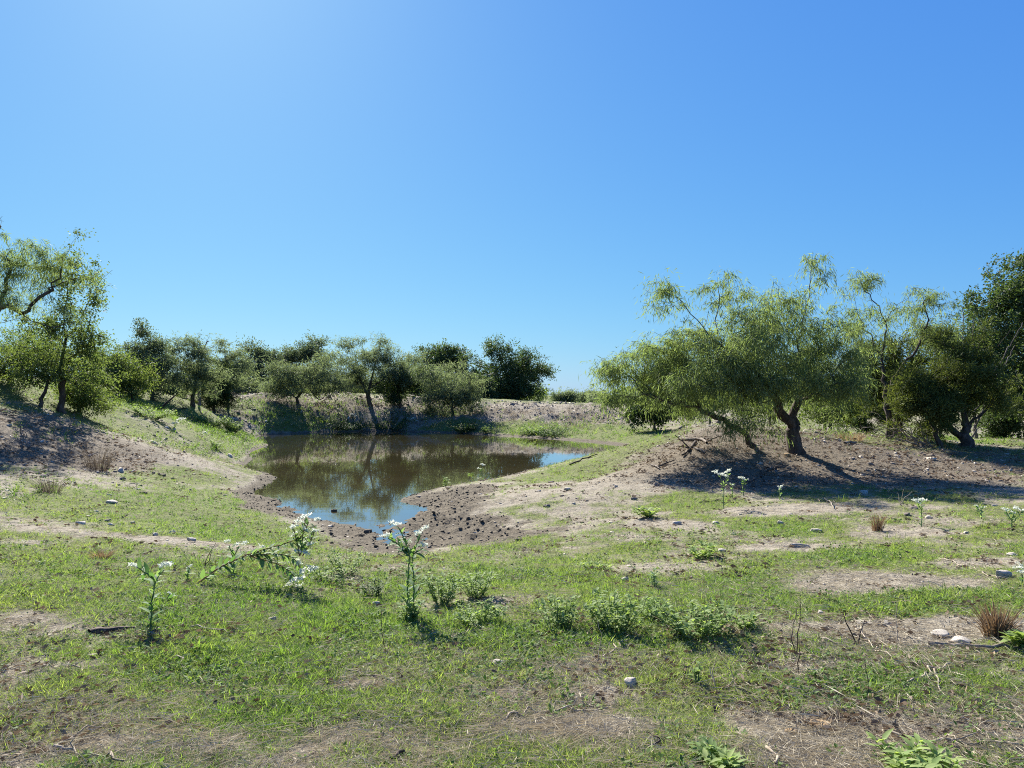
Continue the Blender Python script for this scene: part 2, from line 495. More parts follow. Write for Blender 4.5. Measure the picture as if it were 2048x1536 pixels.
def ground_material():
    m, nt, out = new_mat('pasture_ground')
    L = nt.links
    tc = N(nt, 'ShaderNodeTexCoord')
    o = tc.outputs['Object']
    at_ = N(nt, 'ShaderNodeAttribute', attribute_name='cover')
    sep = N(nt, 'ShaderNodeSeparateColor'); L.new(at_.outputs['Color'], sep.inputs[0])
    n_big = noise(nt, 0.55, 4, 0.6, o)
    n_mid = noise(nt, 4.0, 5, 0.65, o, 0.3)
    n_fine = noise(nt, 28.0, 5, 0.7, o)
    n_grit = noise(nt, 120.0, 3, 0.7, o)
    soil = mixc(nt, ramp(nt, n_mid, 0.3, 0.7), (0.17, 0.145, 0.104), (0.28, 0.247, 0.184))
    soil = mixc(nt, ramp(nt, n_fine, 0.42, 0.72), soil, (0.35, 0.312, 0.242))
    soil = mixc(nt, ramp(nt, n_grit, 0.55, 0.7, 0, 0.7), soil, (0.075, 0.057, 0.042))
    lit = mixc(nt, ramp(nt, n_fine, 0.35, 0.65), (0.085, 0.068, 0.047), (0.21, 0.174, 0.124))
    soil = mixc(nt, ramp(nt, sep.outputs[2], 0.15, 0.8), soil, lit)
    thatch = mixc(nt, ramp(nt, n_fine, 0.35, 0.7), (0.08, 0.1, 0.026), (0.17, 0.182, 0.064))
    thatch = mixc(nt, ramp(nt, n_mid, 0.52, 0.75, 0, 0.55), thatch, (0.22, 0.19, 0.115))
    gm = N(nt, 'ShaderNodeMath', operation='ADD'); L.new(sep.outputs[0], gm.inputs[0])
    gv = ramp(nt, n_mid, 0.2, 0.8, -0.22, 0.22); L.new(gv, gm.inputs[1])
    col = mixc(nt, ramp(nt, gm.outputs[0], 0.3, 0.72), soil, thatch)
    mud = mixc(nt, ramp(nt, n_fine, 0.35, 0.7), (0.064, 0.052, 0.034), (0.165, 0.138, 0.096))
    col = mixc(nt, ramp(nt, sep.outputs[1], 0.15, 0.6), col, mud)
    p = N(nt, 'ShaderNodeBsdfPrincipled'); p.inputs['Roughness'].default_value = 0.95
    p.inputs['Specular IOR Level'].default_value = 0.12
    L.new(col, p.inputs['Base Color'])
    b0 = N(nt, 'ShaderNodeBump'); b0.inputs['Strength'].default_value = 0.7; b0.inputs['Distance'].default_value = 0.12
    L.new(n_mid, b0.inputs['Height'])
    b1 = N(nt, 'ShaderNodeBump'); b1.inputs['Strength'].default_value = 0.8; b1.inputs['Distance'].default_value = 0.03
    L.new(n_fine, b1.inputs['Height']); L.new(b0.outputs[0], b1.inputs['Normal'])
    b2 = N(nt, 'ShaderNodeBump'); b2.inputs['Strength'].default_value = 0.6; b2.inputs['Distance'].default_value = 0.008
    L.new(n_grit, b2.inputs['Height']); L.new(b1.outputs[0], b2.inputs['Normal'])
    L.new(b2.outputs[0], p.inputs['Normal'])
    L.new(p.outputs[0], out.inputs[0])
    return m


M['ground'] = ground_material()
ground = obj('ground', make_mesh('ground', np.stack([_gx, _gy, _gz], 1), _faces, M['ground'], True,
                                 {'cover': ('FLOAT_COLOR', np.stack([_g, _m, _l, np.ones_like(_g)], 1))}))
tag(ground, 'uneven pasture of patchy green grass and bare tan soil around a pond', 'ground', kind='structure')


# ------------------------------------------------------------------ pond water
def water_material():
    m, nt, out = new_mat('murky_water')
    tc = N(nt, 'ShaderNodeTexCoord')
    mp = N(nt, 'ShaderNodeMapping'); mp.inputs['Scale'].default_value = (0.5, 1.6, 1)
    nt.links.new(tc.outputs['Object'], mp.inputs[0])
    n1 = noise(nt, 2.2, 3, 0.5, mp.outputs[0], 0.3)
    n2 = noise(nt, 0.35, 2, 0.5, tc.outputs['Object'])
    p = N(nt, 'ShaderNodeBsdfPrincipled')
    p.inputs['Roughness'].default_value = 0.03
    p.inputs['IOR'].default_value = 1.33
    p.inputs['Coat Weight'].default_value = 0.6
    p.inputs['Coat IOR'].default_value = 1.33
    p.inputs['Coat Roughness'].default_value = 0.012
    nt.links.new(mixc(nt, ramp(nt, n2, 0.3, 0.7), (0.042, 0.036, 0.016), (0.058, 0.048, 0.023)), p.inputs['Base Color'])
    b = N(nt, 'ShaderNodeBump'); b.inputs['Strength'].default_value = 0.05; b.inputs['Distance'].default_value = 0.03
    nt.links.new(n1, b.inputs['Height']); nt.links.new(b.outputs[0], p.inputs['Normal'])
    nt.links.new(p.outputs[0], out.inputs[0])
    return m


M['water'] = water_material()
_wx, _wy = np.meshgrid(np.linspace(-24, 12, 25), np.linspace(11.5, 62, 31), indexing='ij')
_i = (np.arange(24)[:, None] * 31 + np.arange(30)[None]).ravel()
water = obj('pond_water', make_mesh('pond_water', np.stack([_wx.ravel(), _wy.ravel(), np.full(_wx.size, WATER_Z)], 1),
                                    np.stack([_i, _i + 31, _i + 32, _i + 1], 1), M['water'], True))
tag(water, 'still murky brown pond mirroring the trees on its far bank', 'pond', kind='structure')

# ------------------------------------------------------------------ shape builders
def unit(v):
    v = np.asarray(v, float)
    return v / (np.linalg.norm(v, axis=-1, keepdims=True) + 1e-9)


def tube(path, radii, sides=6, rough=0.0, r=rng):
    """tapered tube along a path -> verts, quads"""
    path = np.asarray(path, float); n = len(path)
    radii = np.broadcast_to(np.asarray(radii, float), (n,))
    tan = np.gradient(path, axis=0) if n > 2 else np.repeat((path[1] - path[0])[None], n, 0)
    tan = unit(tan)
    ref = np.array([0.31, 0.87, 0.38])
    a = unit(np.cross(tan, ref)); b = np.cross(tan, a)
    th = np.linspace(0, 2 * np.pi, sides, endpoint=False)
    ring = np.cos(th)[None, :, None] * a[:, None] + np.sin(th)[None, :, None] * b[:, None]
    rr = radii[:, None] * (1 + rough * r.uniform(-1, 1, (n, sides)))
    v = (path[:, None] + ring * rr[..., None]).reshape(-1, 3)
    i = (np.arange(n - 1)[:, None] * sides + np.arange(sides)[None]).ravel()
    j = (np.arange(n - 1)[:, None] * sides + (np.arange(sides)[None] + 1) % sides).ravel()
    return v, np.stack([i, j, j + sides, i + sides], 1)


def join(parts):
    vs, fs, o = [], [], 0
    for v, f in parts:
        vs.append(v); fs.append(f + o); o += len(v)
    return np.concatenate(vs), np.concatenate(fs)


def leaf_faces(base, d, L, W, r, side=None):
    """one pointed four-cornered leaf per row"""
    n = len(base)
    d = unit(d)
    if side is None:
        side = r.normal(size=(n, 3))
    side = unit(np.cross(d, side))
    L = np.broadcast_to(L, (n,))[:, None]; W = np.broadcast_to(W, (n,))[:, None]
    mid = base + d * L * 0.45
    v = np.stack([base, mid + side * W * 0.5, base + d * L, mid - side * W * 0.5], 1).reshape(-1, 3)
    f = np.arange(4 * n).reshape(n, 4)
    return v, f


def smooth_path(pts, seg=0.25, jit=0.0, r=rng):
    """Catmull-Rom through the points, resampled, with a little crookedness"""
    p = np.asarray(pts, float)
    if len(p) == 2:
        p = np.array([p[0], 0.5 * (p[0] + p[1]), p[1]])
    q = np.vstack([2 * p[0] - p[1], p, 2 * p[-1] - p[-2]])
    out = []
    for k in range(1, len(q) - 2):
        m = max(2, int(np.linalg.norm(q[k + 1] - q[k]) / seg) + 1)
        t = np.linspace(0, 1, m, endpoint=False)[:, None]
        out.append(0.5 * (2 * q[k] + (q[k + 1] - q[k - 1]) * t + (2 * q[k - 1] - 5 * q[k] + 4 * q[k + 1] - q[k + 2]) * t ** 2
                          + (-q[k - 1] + 3 * q[k] - 3 * q[k + 1] + q[k + 2]) * t ** 3))
    out = np.vstack(out + [p[-1:]])
    if jit:
        out[1:-1] += r.normal(size=(len(out) - 2, 3)) * jit
    return out


# ------------------------------------------------------------------ trees
STYLE = {  # leaf length, width, droop, leaves per twig tip, spread of a leaf cluster, material
    'mesquite': dict(L=0.14, W=0.015, droop=0.8, k=51, s=0.19, mat='mesquite', r0=0.0042),
    'mesquite_grey': dict(L=0.13, W=0.024, droop=0.4, k=52, s=0.21, mat='mesquite_grey', r0=0.005),
    'oak': dict(L=0.085, W=0.045, droop=0.1, k=60, s=0.2, mat='oak', r0=0.006),
    'oak_grey': dict(L=0.085, W=0.042, droop=0.15, k=52, s=0.21, mat='oak_grey', r0=0.006),
    'juniper': dict(L=0.11, W=0.02, droop=-0.15, k=95, s=0.13, mat='juniper', r0=0.005),
    'elm': dict(L=0.075, W=0.04, droop=0.35, k=34, s=0.17, mat='elm', r0=0.005),
    'shrub': dict(L=0.075, W=0.028, droop=0.15, k=55, s=0.17, mat='shrub', r0=0.004),
    'dead': dict(L=0, W=0, droop=0, k=0, s=0, mat=None, r0=0.004)}


def tree(name, label, cat, base, limbs, lumps, style, trunk_r, tips=120, seed=1, bark='bark', group=None, leaf_scale=1.0,
         density=1.0, limb_min=None, up=0.25, tone=(0.0, 1.0), crook=0.05, dead_tips=0):
    """base: ground point; limbs: lists of (px,py,Y); lumps: (px,py,Y,rx_px,ry_px,weight[,depth_ratio]) of foliage"""
    r = np.random.default_rng(seed)
    st = STYLE[style]
    base = np.asarray(base, float)
    base = np.array([base[0], base[1], ground_z(base[0], base[1]) - 0.04])
    P, par = [base], [-1]
    seg = 0.22 * max(1.0, base[1] / 30)

    def attach(path, start):
        k = start
        for q in path:
            P.append(np.asarray(q)); par.append(k); k = len(P) - 1
        return k
    for lb in limbs:
        pts = np.array([at(*q) for q in lb])
        A = np.array(P)
        k = int(np.argmin(np.linalg.norm(A - pts[0], axis=1)))
        path = smooth_path(np.vstack([P[k], pts]) if np.linalg.norm(P[k] - pts[0]) > 0.05 else np.vstack([P[k], pts[1:]]), seg, crook * 0.5, r)
        attach(path[1:], k)
    # twig tips fill the lumps of foliage
    w = np.array([l[3] * l[4] * l[5] for l in lumps], float); w /= w.sum()
    T = []
    for l, n in zip(lumps, r.multinomial(tips, w)):
        px, py, Y, rx, ry = l[:5]
        dr = l[6] if len(l) > 6 else 0.85
        c = at(px, py, Y)
        nc = max(3, n // (4 if Y < 40 else 9))                      # twigs gather in clumps, with gaps between them
        cc = unit(r.normal(size=(nc, 3))) * (r.random((nc, 1)) ** 0.4)
        cc *= 1 + (0.12 if Y < 40 else 0.2) * r.normal(size=(nc, 1))
        d = cc[r.integers(0, nc, n)] + r.normal(size=(n, 3)) * 0.2
        T.append(c + d * np.array([rx, 0.5 * (rx + ry) * dr, ry]) * Y / F)
    T = np.vstack(T)
    T[:, 2] = np.maximum(T[:, 2], height(T[:, 0], T[:, 1]) + 0.12)
    A = np.array(P)
    order = np.argsort(np.min(np.linalg.norm(T[:, None] - A[None], axis=2), axis=1))
    PA = np.zeros((len(P) + len(T) * 14 + 50, 3)); PA[:len(P)] = P; nP = len(P)
    tip_id = []
    root_xy = base
    for t in T[order]:
        dv = t - PA[:nP]
        dist = np.linalg.norm(dv, axis=1)
        away = np.linalg.norm(PA[:nP] - root_xy, axis=1)
        cost = dist + 0.18 * away + 0.9 * np.maximum(0, PA[:nP, 2] - t[2] - 0.1 * dist)
        cost[0] += 0.4 * dist[0]
        k = int(np.argmin(cost)); D = dist[k]
        m = int(min(12, max(1, D / seg)))
        tt = np.linspace(0, 1, m + 1)[1:]
        bow = (np.sin(tt * np.pi) * up * D * 0.35)
        path = PA[k] + dv[k] * tt[:, None]
        path[:, 2] += bow
        if m > 1:
            path[:-1] += r.normal(size=(m - 1, 3)) * crook * seg * 2.2
        for q in path:
            PA[nP] = q; par.append(k); k = nP; nP += 1
        tip_id.append(k)
    PA = PA[:nP]; par = np.array(par)
    rad = np.zeros(nP); e = 2.3
    r0 = st['r0'] * max(1.0, base[1] / 40)
    kids = [[] for _ in range(nP)]
    for i in range(1, nP): kids[par[i]].append(i)
    sub = np.zeros(nP)
    for i in range(nP - 1, -1, -1):          # children always come later
        sub[i] += r0 ** e if not kids[i] else 0
        if par[i] >= 0: sub[par[i]] += sub[i]
    rad = sub ** (1 / e)
    g = math.log(trunk_r / r0) / max(math.log(rad[0] / r0), 0.2)
    rad = r0 * (rad / r0) ** g
    far_ = np.linalg.norm(PA - base, axis=1)
    rad = np.maximum(r0, rad * (1 - 0.38 * np.clip(far_ / max(far_.max(), .5) * 2.6 - .45, 0, 1)))
    # chains of nodes, thickest child first
    chains, todo = [], [(0, None)]
    while todo:
        i, frm = todo.pop()
        ch = [i] if frm is None else [frm, i]
        while kids[i]:
            ks = sorted(kids[i], key=lambda c: -rad[c])
            for c in ks[1:]: todo.append((c, i))
            i = ks[0]; ch.append(i)
        if len(ch) > 1: chains.append(ch)
    root = thing(name, base, label, cat, group)
    limb_min = limb_min if limb_min is not None else trunk_r * 0.3
    twig_parts = []
    crown = None
    big = []
    for n_, ch in enumerate(chains):
        p = PA[ch] - base
        rr = rad[ch].copy()
        if par[ch[1]] == ch[0] and n_ > 0:
            rr[0] = min(rr[0], rr[1] * 1.35)
        if n_ == 0 or rr[min(1, len(rr) - 1)] > limb_min:
            if n_ == 0:                          # root flare
                hgt = np.linalg.norm(p - p[0], axis=1)
                rr = rr * (1 + 0.55 * np.exp(-hgt / (trunk_r * 1.2)))
            v, f = tube(p, rr, 10 if trunk_r > 0.12 and base[1] < 30 else 7, 0.12, r)
            big.append(('trunk' if n_ == 0 else 'limb', v, f))
        else:
            twig_parts.append(tube(p, rr, 4 if rr[0] > 0.012 else 3, 0, r))
    for nm, v, f in big:
        obj(nm, make_mesh(nm, v, f, M[bark], True), root)
    # leaves
    if st['k']:
        ls = leaf_scale
        k = max(3, int(st['k'] * density))
        idx = np.array(tip_id[:len(tip_id) - dead_tips] if dead_tips else tip_id)
        par2 = np.where(par[idx] >= 0, par[idx], idx)
        nn = len(idx)
        c = np.repeat(PA[idx], k, 0)
        back = np.repeat(PA[par2] - PA[idx], k, 0)
        u = r.random((nn * k, 1))
        # leaves sit in sprays: hanging strings on mesquites, small bunches on the others
        ns = 6
        spray = np.repeat(np.arange(nn) * ns, k) + r.integers(0, ns, nn * k)
        sd = unit(r.normal(size=(nn * ns, 3)) * np.array([1, 1, .55]) + np.array([0, 0, .15]))[spray]
        if st['droop'] > .3:
            tt = r.random((nn * k, 1))
            ln_ = (st['s'] * 2.1 * r.uniform(.5, 1.25, (nn * ns, 1)))[spray]
            off = sd * tt * ln_ - np.array([0, 0, 1.0]) * tt ** 2 * ln_ * st['droop'] * .75 + r.normal(size=(nn * k, 3)) * st['s'] * .17
        else:
            off = sd * (st['s'] * 1.25 * r.uniform(.2, 1.1, (nn * ns, 1)))[spray] + np.clip(r.normal(size=(nn * k, 3)), -1.7, 1.7) * st['s'] * .42
        off *= ls
        # clump-to-clump variety
        cl = np.repeat(r.uniform(0.45, 1.45, (nn, 1)), k, 0)
        pos = c + back * u * 0.8 + off * cl
        pos[:, 2] = np.maximum(pos[:, 2], height_raw(pos[:, 0], pos[:, 1]) + 0.05)
        d = unit(off) * 0.55 + r.normal(size=(nn * k, 3)) * 0.45 + np.array([0, 0, -st['droop']])
        L = st['L'] * ls * np.clip(r.lognormal(-.06, .35, nn * k), .4, 2.0); W = st['W'] * ls * np.clip(r.lognormal(0, .3, nn * k), .5, 1.9)
        v, f = leaf_faces(pos - base, d, L, W, r)
        tn = np.clip(np.repeat(r.normal(0.5, 0.2, nn), k) + r.normal(0, 0.16, nn * k), 0, 1)
        tn = tone[0] + (tone[1] - tone[0]) * tn
        crown = obj('crown', make_mesh('crown', v, f, M[st['mat']], False, {'tone': ('FLOAT', np.repeat(tn, 4))}), root)
    if twig_parts:
        v, f = join(twig_parts)
        nm = 'twigs' if crown is not None else 'branches'
        tag(obj(nm, make_mesh(nm, v, f, M[bark], True), crown if crown is not None else root), kind='stuff')
    return root


def behind(px, Y):
    """ground point at picture column px, Y metres ahead"""
    x = (px - CX) / F * Y
    return np.array([x, Y, ground_z(x, Y)])


# --- the two mesquites on the mound
b = ground_at(1592, 905); Y0 = b[1]
tree('mesquite_tree', 'spreading mesquite on the brown mound, thick dark trunk, feathery drooping foliage', 'tree', b,
     [[(1588, 880, Y0), (1585, 848, Y0), (1598, 800, Y0 + .1), (1604, 740, Y0 + .3), (1600, 680, Y0 + .4), (1616, 605, Y0 + .4), (1624, 530, Y0 + .4)],
      [(1585, 850, Y0), (1562, 818, Y0 - .2), (1540, 775, Y0 - .5), (1490, 725, Y0 - .8), (1440, 690, Y0 - .8), (1390, 640, Y0 - .6), (1345, 590, Y0 - .4)],
      [(1600, 800, Y0), (1640, 786, Y0 - .6), (1690, 765, Y0 - 1.1)],
      [(1604, 735, Y0 + .3), (1560, 680, Y0 + .9), (1530, 630, Y0 + 1.2)],
      [(1440, 690, Y0 - .8), (1432, 640, Y0 - .3), (1436, 575, Y0 - .1)],
      [(1604, 740, Y0 + .3), (1655, 690, Y0 + .4), (1690, 650, Y0 + .5)],
      [(1540, 775, Y0 - .5), (1480, 780, Y0 - 1.2), (1420, 770, Y0 - 1.5)]],
     [(1560, 690, Y0, 130, 85, 1.0), (1450, 690, Y0 - .6, 120, 70, 1.0), (1645, 720, Y0, 80, 95, 1.0), (1350, 590, Y0 - .4, 75, 50, .55),
      (1440, 575, Y0 - .1, 50, 40, .5), (1622, 555, Y0 + .4, 38, 55, .6), (1530, 610, Y0 + .8, 80, 50, .7), (1700, 760, Y0 - .8, 45, 90, 1.),
      (1560, 775, Y0 - .8, 110, 45, .8), (1450, 770, Y0 - 1.2, 110, 50, 1.0), (1370, 700, Y0 - .5, 70, 60, .8), (1500, 850, Y0 - 1.1, 50, 34, .8),
      (1690, 640, Y0 + .5, 45, 50, .6), (1690, 840, Y0 - .6, 36, 30, .5),
      (1480, 705, Y0 - 1.5, 90, 55, .9), (1545, 745, Y0 - 1.4, 80, 50, .9), (1400, 735, Y0 - 1.5, 70, 45, .8), (1560, 620, Y0 + .2, 80, 50, .6)],
     'mesquite', 0.165, tips=1130, seed=5, limb_min=0.035, density=1.1, crook=0.07)
b2 = ground_at(1507, 893); Y1 = b2[1]
tree('leaning_mesquite_tree', 'low mesquite left of the thick trunk, its bare stem leaning far towards the pond', 'tree', b2,
     [[(1493, 870, Y1), (1458, 849, Y1 - .1), (1405, 823, Y1 - .1), (1345, 803, Y1 - .1), (1290, 785, Y1), (1240, 740, Y1)],
      [(1405, 823, Y1), (1380, 780, Y1 + .3), (1330, 720, Y1 + .5)],
      [(1345, 803, Y1), (1260, 790, Y1 - .2), (1215, 790, Y1 - .3)]],
     [(1290, 725, Y1 + .2, 75, 50, 1.0), (1235, 740, Y1, 45, 40, .9), (1350, 740, Y1 + .5, 80, 55, 1.0), (1215, 785, Y1 - .2, 30, 25, .7), (1320, 800, Y1, 70, 30, .8),
      (1400, 800, Y1 + .6, 60, 35, .6)],
     'mesquite', 0.075, tips=380, seed=8, limb_min=0.03, crook=0.07)
# --- thicket at the right
b3 = ground_at(1780, 878); Y2 = b3[1]
tree('crooked_mesquite_tree', 'tall crooked mesquite with bare forked top and sparse tufts behind the mound', 'tree', b3,
     [[(1778, 840, Y2), (1772, 780, Y2), (1764, 720, Y2), (1772, 645, Y2), (1745, 600, Y2), (1712, 548, Y2)],
      [(1772, 645, Y2), (1800, 606, Y2 - .2), (1832, 582, Y2 - .2)],
      [(1764, 720, Y2), (1725, 650, Y2 + .3), (1705, 580, Y2 + .4)],
      [(1772, 780, Y2), (1830, 700, Y2), (1854, 650, Y2), (1848, 600, Y2)]],
     [(1715, 575, Y2, 36, 42, .5), (1850, 605, Y2, 58, 38, .55), (1740, 660, Y2 + .3, 60, 50, .6), (1860, 665, Y2 + .2, 50, 35, .6)],
     'mesquite', 0.09, tips=230, seed=9, limb_min=0.03, density=0.75, crook=0.08)
b4 = behind(1795, Y2 + 1.6)
tree('dark_juniper_tree', 'dark dense juniper filling the gap behind the crooked mesquite', 'tree', b4,
     [[(1795, 800, b4[1]), (1790, 700, b4[1])], [(1795, 810, b4[1]), (1840, 760, b4[1])], [(1795, 810, b4[1]), (1750, 760, b4[1])]],
     [(1790, 720, b4[1], 75, 75, 1), (1770, 790, b4[1], 80, 60, 1), (1850, 780, b4[1], 80, 60, 1), (1745, 730, b4[1] + .5, 50, 60, .7)],
     'juniper', 0.13, tips=330, seed=12, tone=(0, .6), leaf_scale=1.15)
b5 = ground_at(1932, 893); Y3 = b5[1]
tree('juniper_tree', 'olive green juniper with several leaning trunks beside the grassy gap', 'tree', b5,
     [[(1928, 860, Y3), (1960, 830, Y3 - .1), (2000, 795, Y3 - .2), (2035, 745, Y3 - .2)],
      [(1918, 870, Y3), (1885, 840, Y3 - .2), (1865, 790, Y3 - .3), (1850, 740, Y3 - .3)],
      [(1930, 850, Y3), (1925, 780, Y3), (1935, 700, Y3 + .2), (1925, 640, Y3 + .3)],
      [(1960, 740, Y3), (1990, 700, Y3 - .3), (2020, 660, Y3 - .4)]],
     [(1880, 770, Y3 - .3, 85, 60, 1), (1850, 830, Y3 - .5, 75, 40, .8), (1940, 760, Y3, 80, 60, .9), (1920, 700, Y3 + .2, 60, 50, .7), (1990, 790, Y3 + .2, 60, 50, .6),
      (1830, 770, Y3 - .3, 50, 50, .8)],
     'juniper', 0.15, tips=420, seed=13, limb_min=0.04, leaf_scale=1.1)
b6 = behind(1878, Y3 - .5)
tree('young_juniper_tree', 'small reddish stemmed juniper growing out of the dead branches', 'tree', b6,
     [[(1872, 860, b6[1]), (1855, 820, b6[1]), (1840, 790, b6[1])], [(1876, 862, b6[1]), (1890, 830, b6[1])]],
     [(1845, 810, b6[1], 55, 35, 1), (1890, 815, b6[1], 45, 35, 1)], 'juniper', 0.07, tips=110, seed=14, leaf_scale=1.0)
b7 = behind(2100, 31.0)
tree('live_oak_tree', 'big dark live oak cut by the right edge of the picture', 'tree', b7,
     [[(2095, 780, 31), (2085, 700, 31), (2060, 620, 31)], [(2090, 760, 31), (2030, 700, 30.6), (1985, 650, 30.5)], [(2090, 740, 31), (2130, 620, 31)]],
     [(2065, 595, 31, 85, 100, 1), (2000, 640, 30.7, 65, 75, 1), (2050, 740, 30, 90, 70, 1), (2030, 810, 29.5, 80, 50, .8), (2120, 700, 31, 90, 110, 1.), (2140, 560, 31, 90, 80, .8),
      (1980, 720, 30.5, 50, 60, .8)],
     'oak', 0.3, tips=900, seed=15, leaf_scale=1.45, density=0.95)
for k_, (px, py, Y, rx, ry, lb) in enumerate([
        (1660, 800, 28, 70, 50, 'tangled grey green brush seen under the big mesquite'),
        (1310, 815, 44, 62, 34, 'dark round brush on the dam behind the leaning mesquite'),
        (1230, 800, 74, 60, 20, 'low distant brush beyond the dam, left of the leaning mesquite'),
        (1420, 800, 33, 80, 45, 'shaded brush behind the leaning stem on the mound'),
        (1540, 800, 34, 70, 45, 'shaded brush directly behind the thick mesquite trunk'),
        (2010, 830, 34, 60, 45, 'dark undergrowth below the live oak at the right edge')]):
    tree('brush_shrub', lb, 'shrub', behind(px, Y), [[(px, py + 20, Y), (px + 6, py, Y)], [(px, py + 25, Y), (px - rx * .5, py, Y)], [(px, py + 25, Y), (px + rx * .5, py, Y)]],
         [(px, py, Y, rx, ry, 1), (px - rx * .4, py + ry * .3, Y, rx * .6, ry * .7, .6), (px + rx * .4, py + ry * .3, Y, rx * .6, ry * .7, .6)],
         'shrub' if k_ in (0, 3, 4) else ('oak' if k_ in (1, 5) else 'mesquite_grey'), 0.06, tips=130, seed=40 + k_, leaf_scale=1.3 if Y < 40 else 1.9, bark='bark_grey', tone=(0, .7))

# --- left bank
tree('arching_mesquite_tree', 'mesquite with long arching dark limbs cut by the left edge of the picture', 'tree', behind(-130, 22.0),
     [[(-120, 760, 22), (-70, 680, 22), (0, 613, 22), (43, 626, 22), (78, 648, 22), (118, 652, 22), (160, 640, 22)],
      [(48, 627, 22), (72, 602, 22), (104, 577, 22), (122, 545, 22), (130, 505, 22)],
      [(-40, 650, 22), (10, 642, 22.4), (52, 633, 22.6)], [(-100, 730, 22), (-30, 700, 21.6), (28, 673, 21.5)],
      [(0, 613, 22), (20, 540, 22.3), (12, 470, 22.3)], [(104, 577, 22), (140, 560, 22.4), (175, 555, 22.4)]],
     [(60, 520, 22, 70, 45, 1), (0, 530, 22.2, 50, 60, .8), (130, 545, 22.2, 60, 45, .8), (-60, 540, 22, 70, 70, .6), (40, 590, 22, 70, 40, .5), (110, 610, 22, 60, 35, .4),
      (12, 590, 21, 40, 40, .4)],
     'mesquite', 0.2, tips=330, seed=21, limb_min=0.035, density=0.85, crook=0.07)
b = ground_at(124, 826); Y0 = b[1]
tree('slender_elm_tree', 'slender upright broadleaf tree on the left bank with an open twiggy side', 'tree', b,
     [[(124, 760, Y0), (130, 680, Y0), (128, 610, Y0), (150, 540, Y0), (160, 500, Y0)], [(130, 680, Y0), (170, 620, Y0), (200, 560, Y0), (225, 540, Y0)],
      [(130, 690, Y0), (90, 650, Y0), (70, 620, Y0)], [(128, 720, Y0), (180, 690, Y0), (215, 660, Y0)]],
     [(150, 560, Y0, 50, 65, .7), (195, 590, Y0, 38, 65, .45), (120, 650, Y0, 75, 50, .9), (180, 680, Y0, 45, 50, .6), (120, 730, Y0, 80, 50, 1.1), (190, 750, Y0, 40, 45, .6), (80, 690, Y0 + .5, 50, 50, .7)],
     'elm', 0.095, tips=430, seed=22, limb_min=0.035, leaf_scale=1.05, density=0.95)
b = ground_at(80, 812); Y0 = b[1]
tree('leaning_sapling', 'thin leaning sapling left of the slender tree', 'tree', b, [[(88, 785, Y0), (97, 752, Y0), (110, 710, Y0)]],
     [(105, 730, Y0, 55, 35, 1), (60, 745, Y0, 50, 30, .8)], 'shrub', 0.055, tips=110, seed=23, leaf_scale=1.0, density=.8)
for k_, (px, py, bx, by, rx, ry, sty, ls, lb, tp) in enumerate([
        (170, 775, 160, 828, 55, 52, 'shrub', 1.1, 'rounded green bush against the slender tree trunk', 190),
        (20, 720, 20, 770, 75, 38, 'shrub', 1.1, 'yellow green bush at the left edge behind the arching limbs', 150),
        (262, 755, 265, 806, 50, 45, 'shrub', 1.4, 'bright green shrub right of the slender tree', 170),
        (215, 735, 215, 790, 36, 40, 'shrub', 1.3, 'thin green shrub between the slender tree and the bright shrub', 90)]):
    b = ground_at(bx, by); Y = b[1]
    tree('bank_bush', lb, 'bush', b, [[(bx, by - 20, Y), (px, py, Y)], [(bx, by - 10, Y), (px - rx * .5, py + 8, Y)], [(bx, by - 10, Y), (px + rx * .5, py + 8, Y)]],
         [(px, py, Y, rx, ry, 1), (px - rx * .35, py + ry * .35, Y, rx * .65, ry * .6, .7), (px + rx * .35, py + ry * .35, Y, rx * .65, ry * .6, .7)],
         sty, 0.05, tips=tp, seed=60 + k_, leaf_scale=ls)

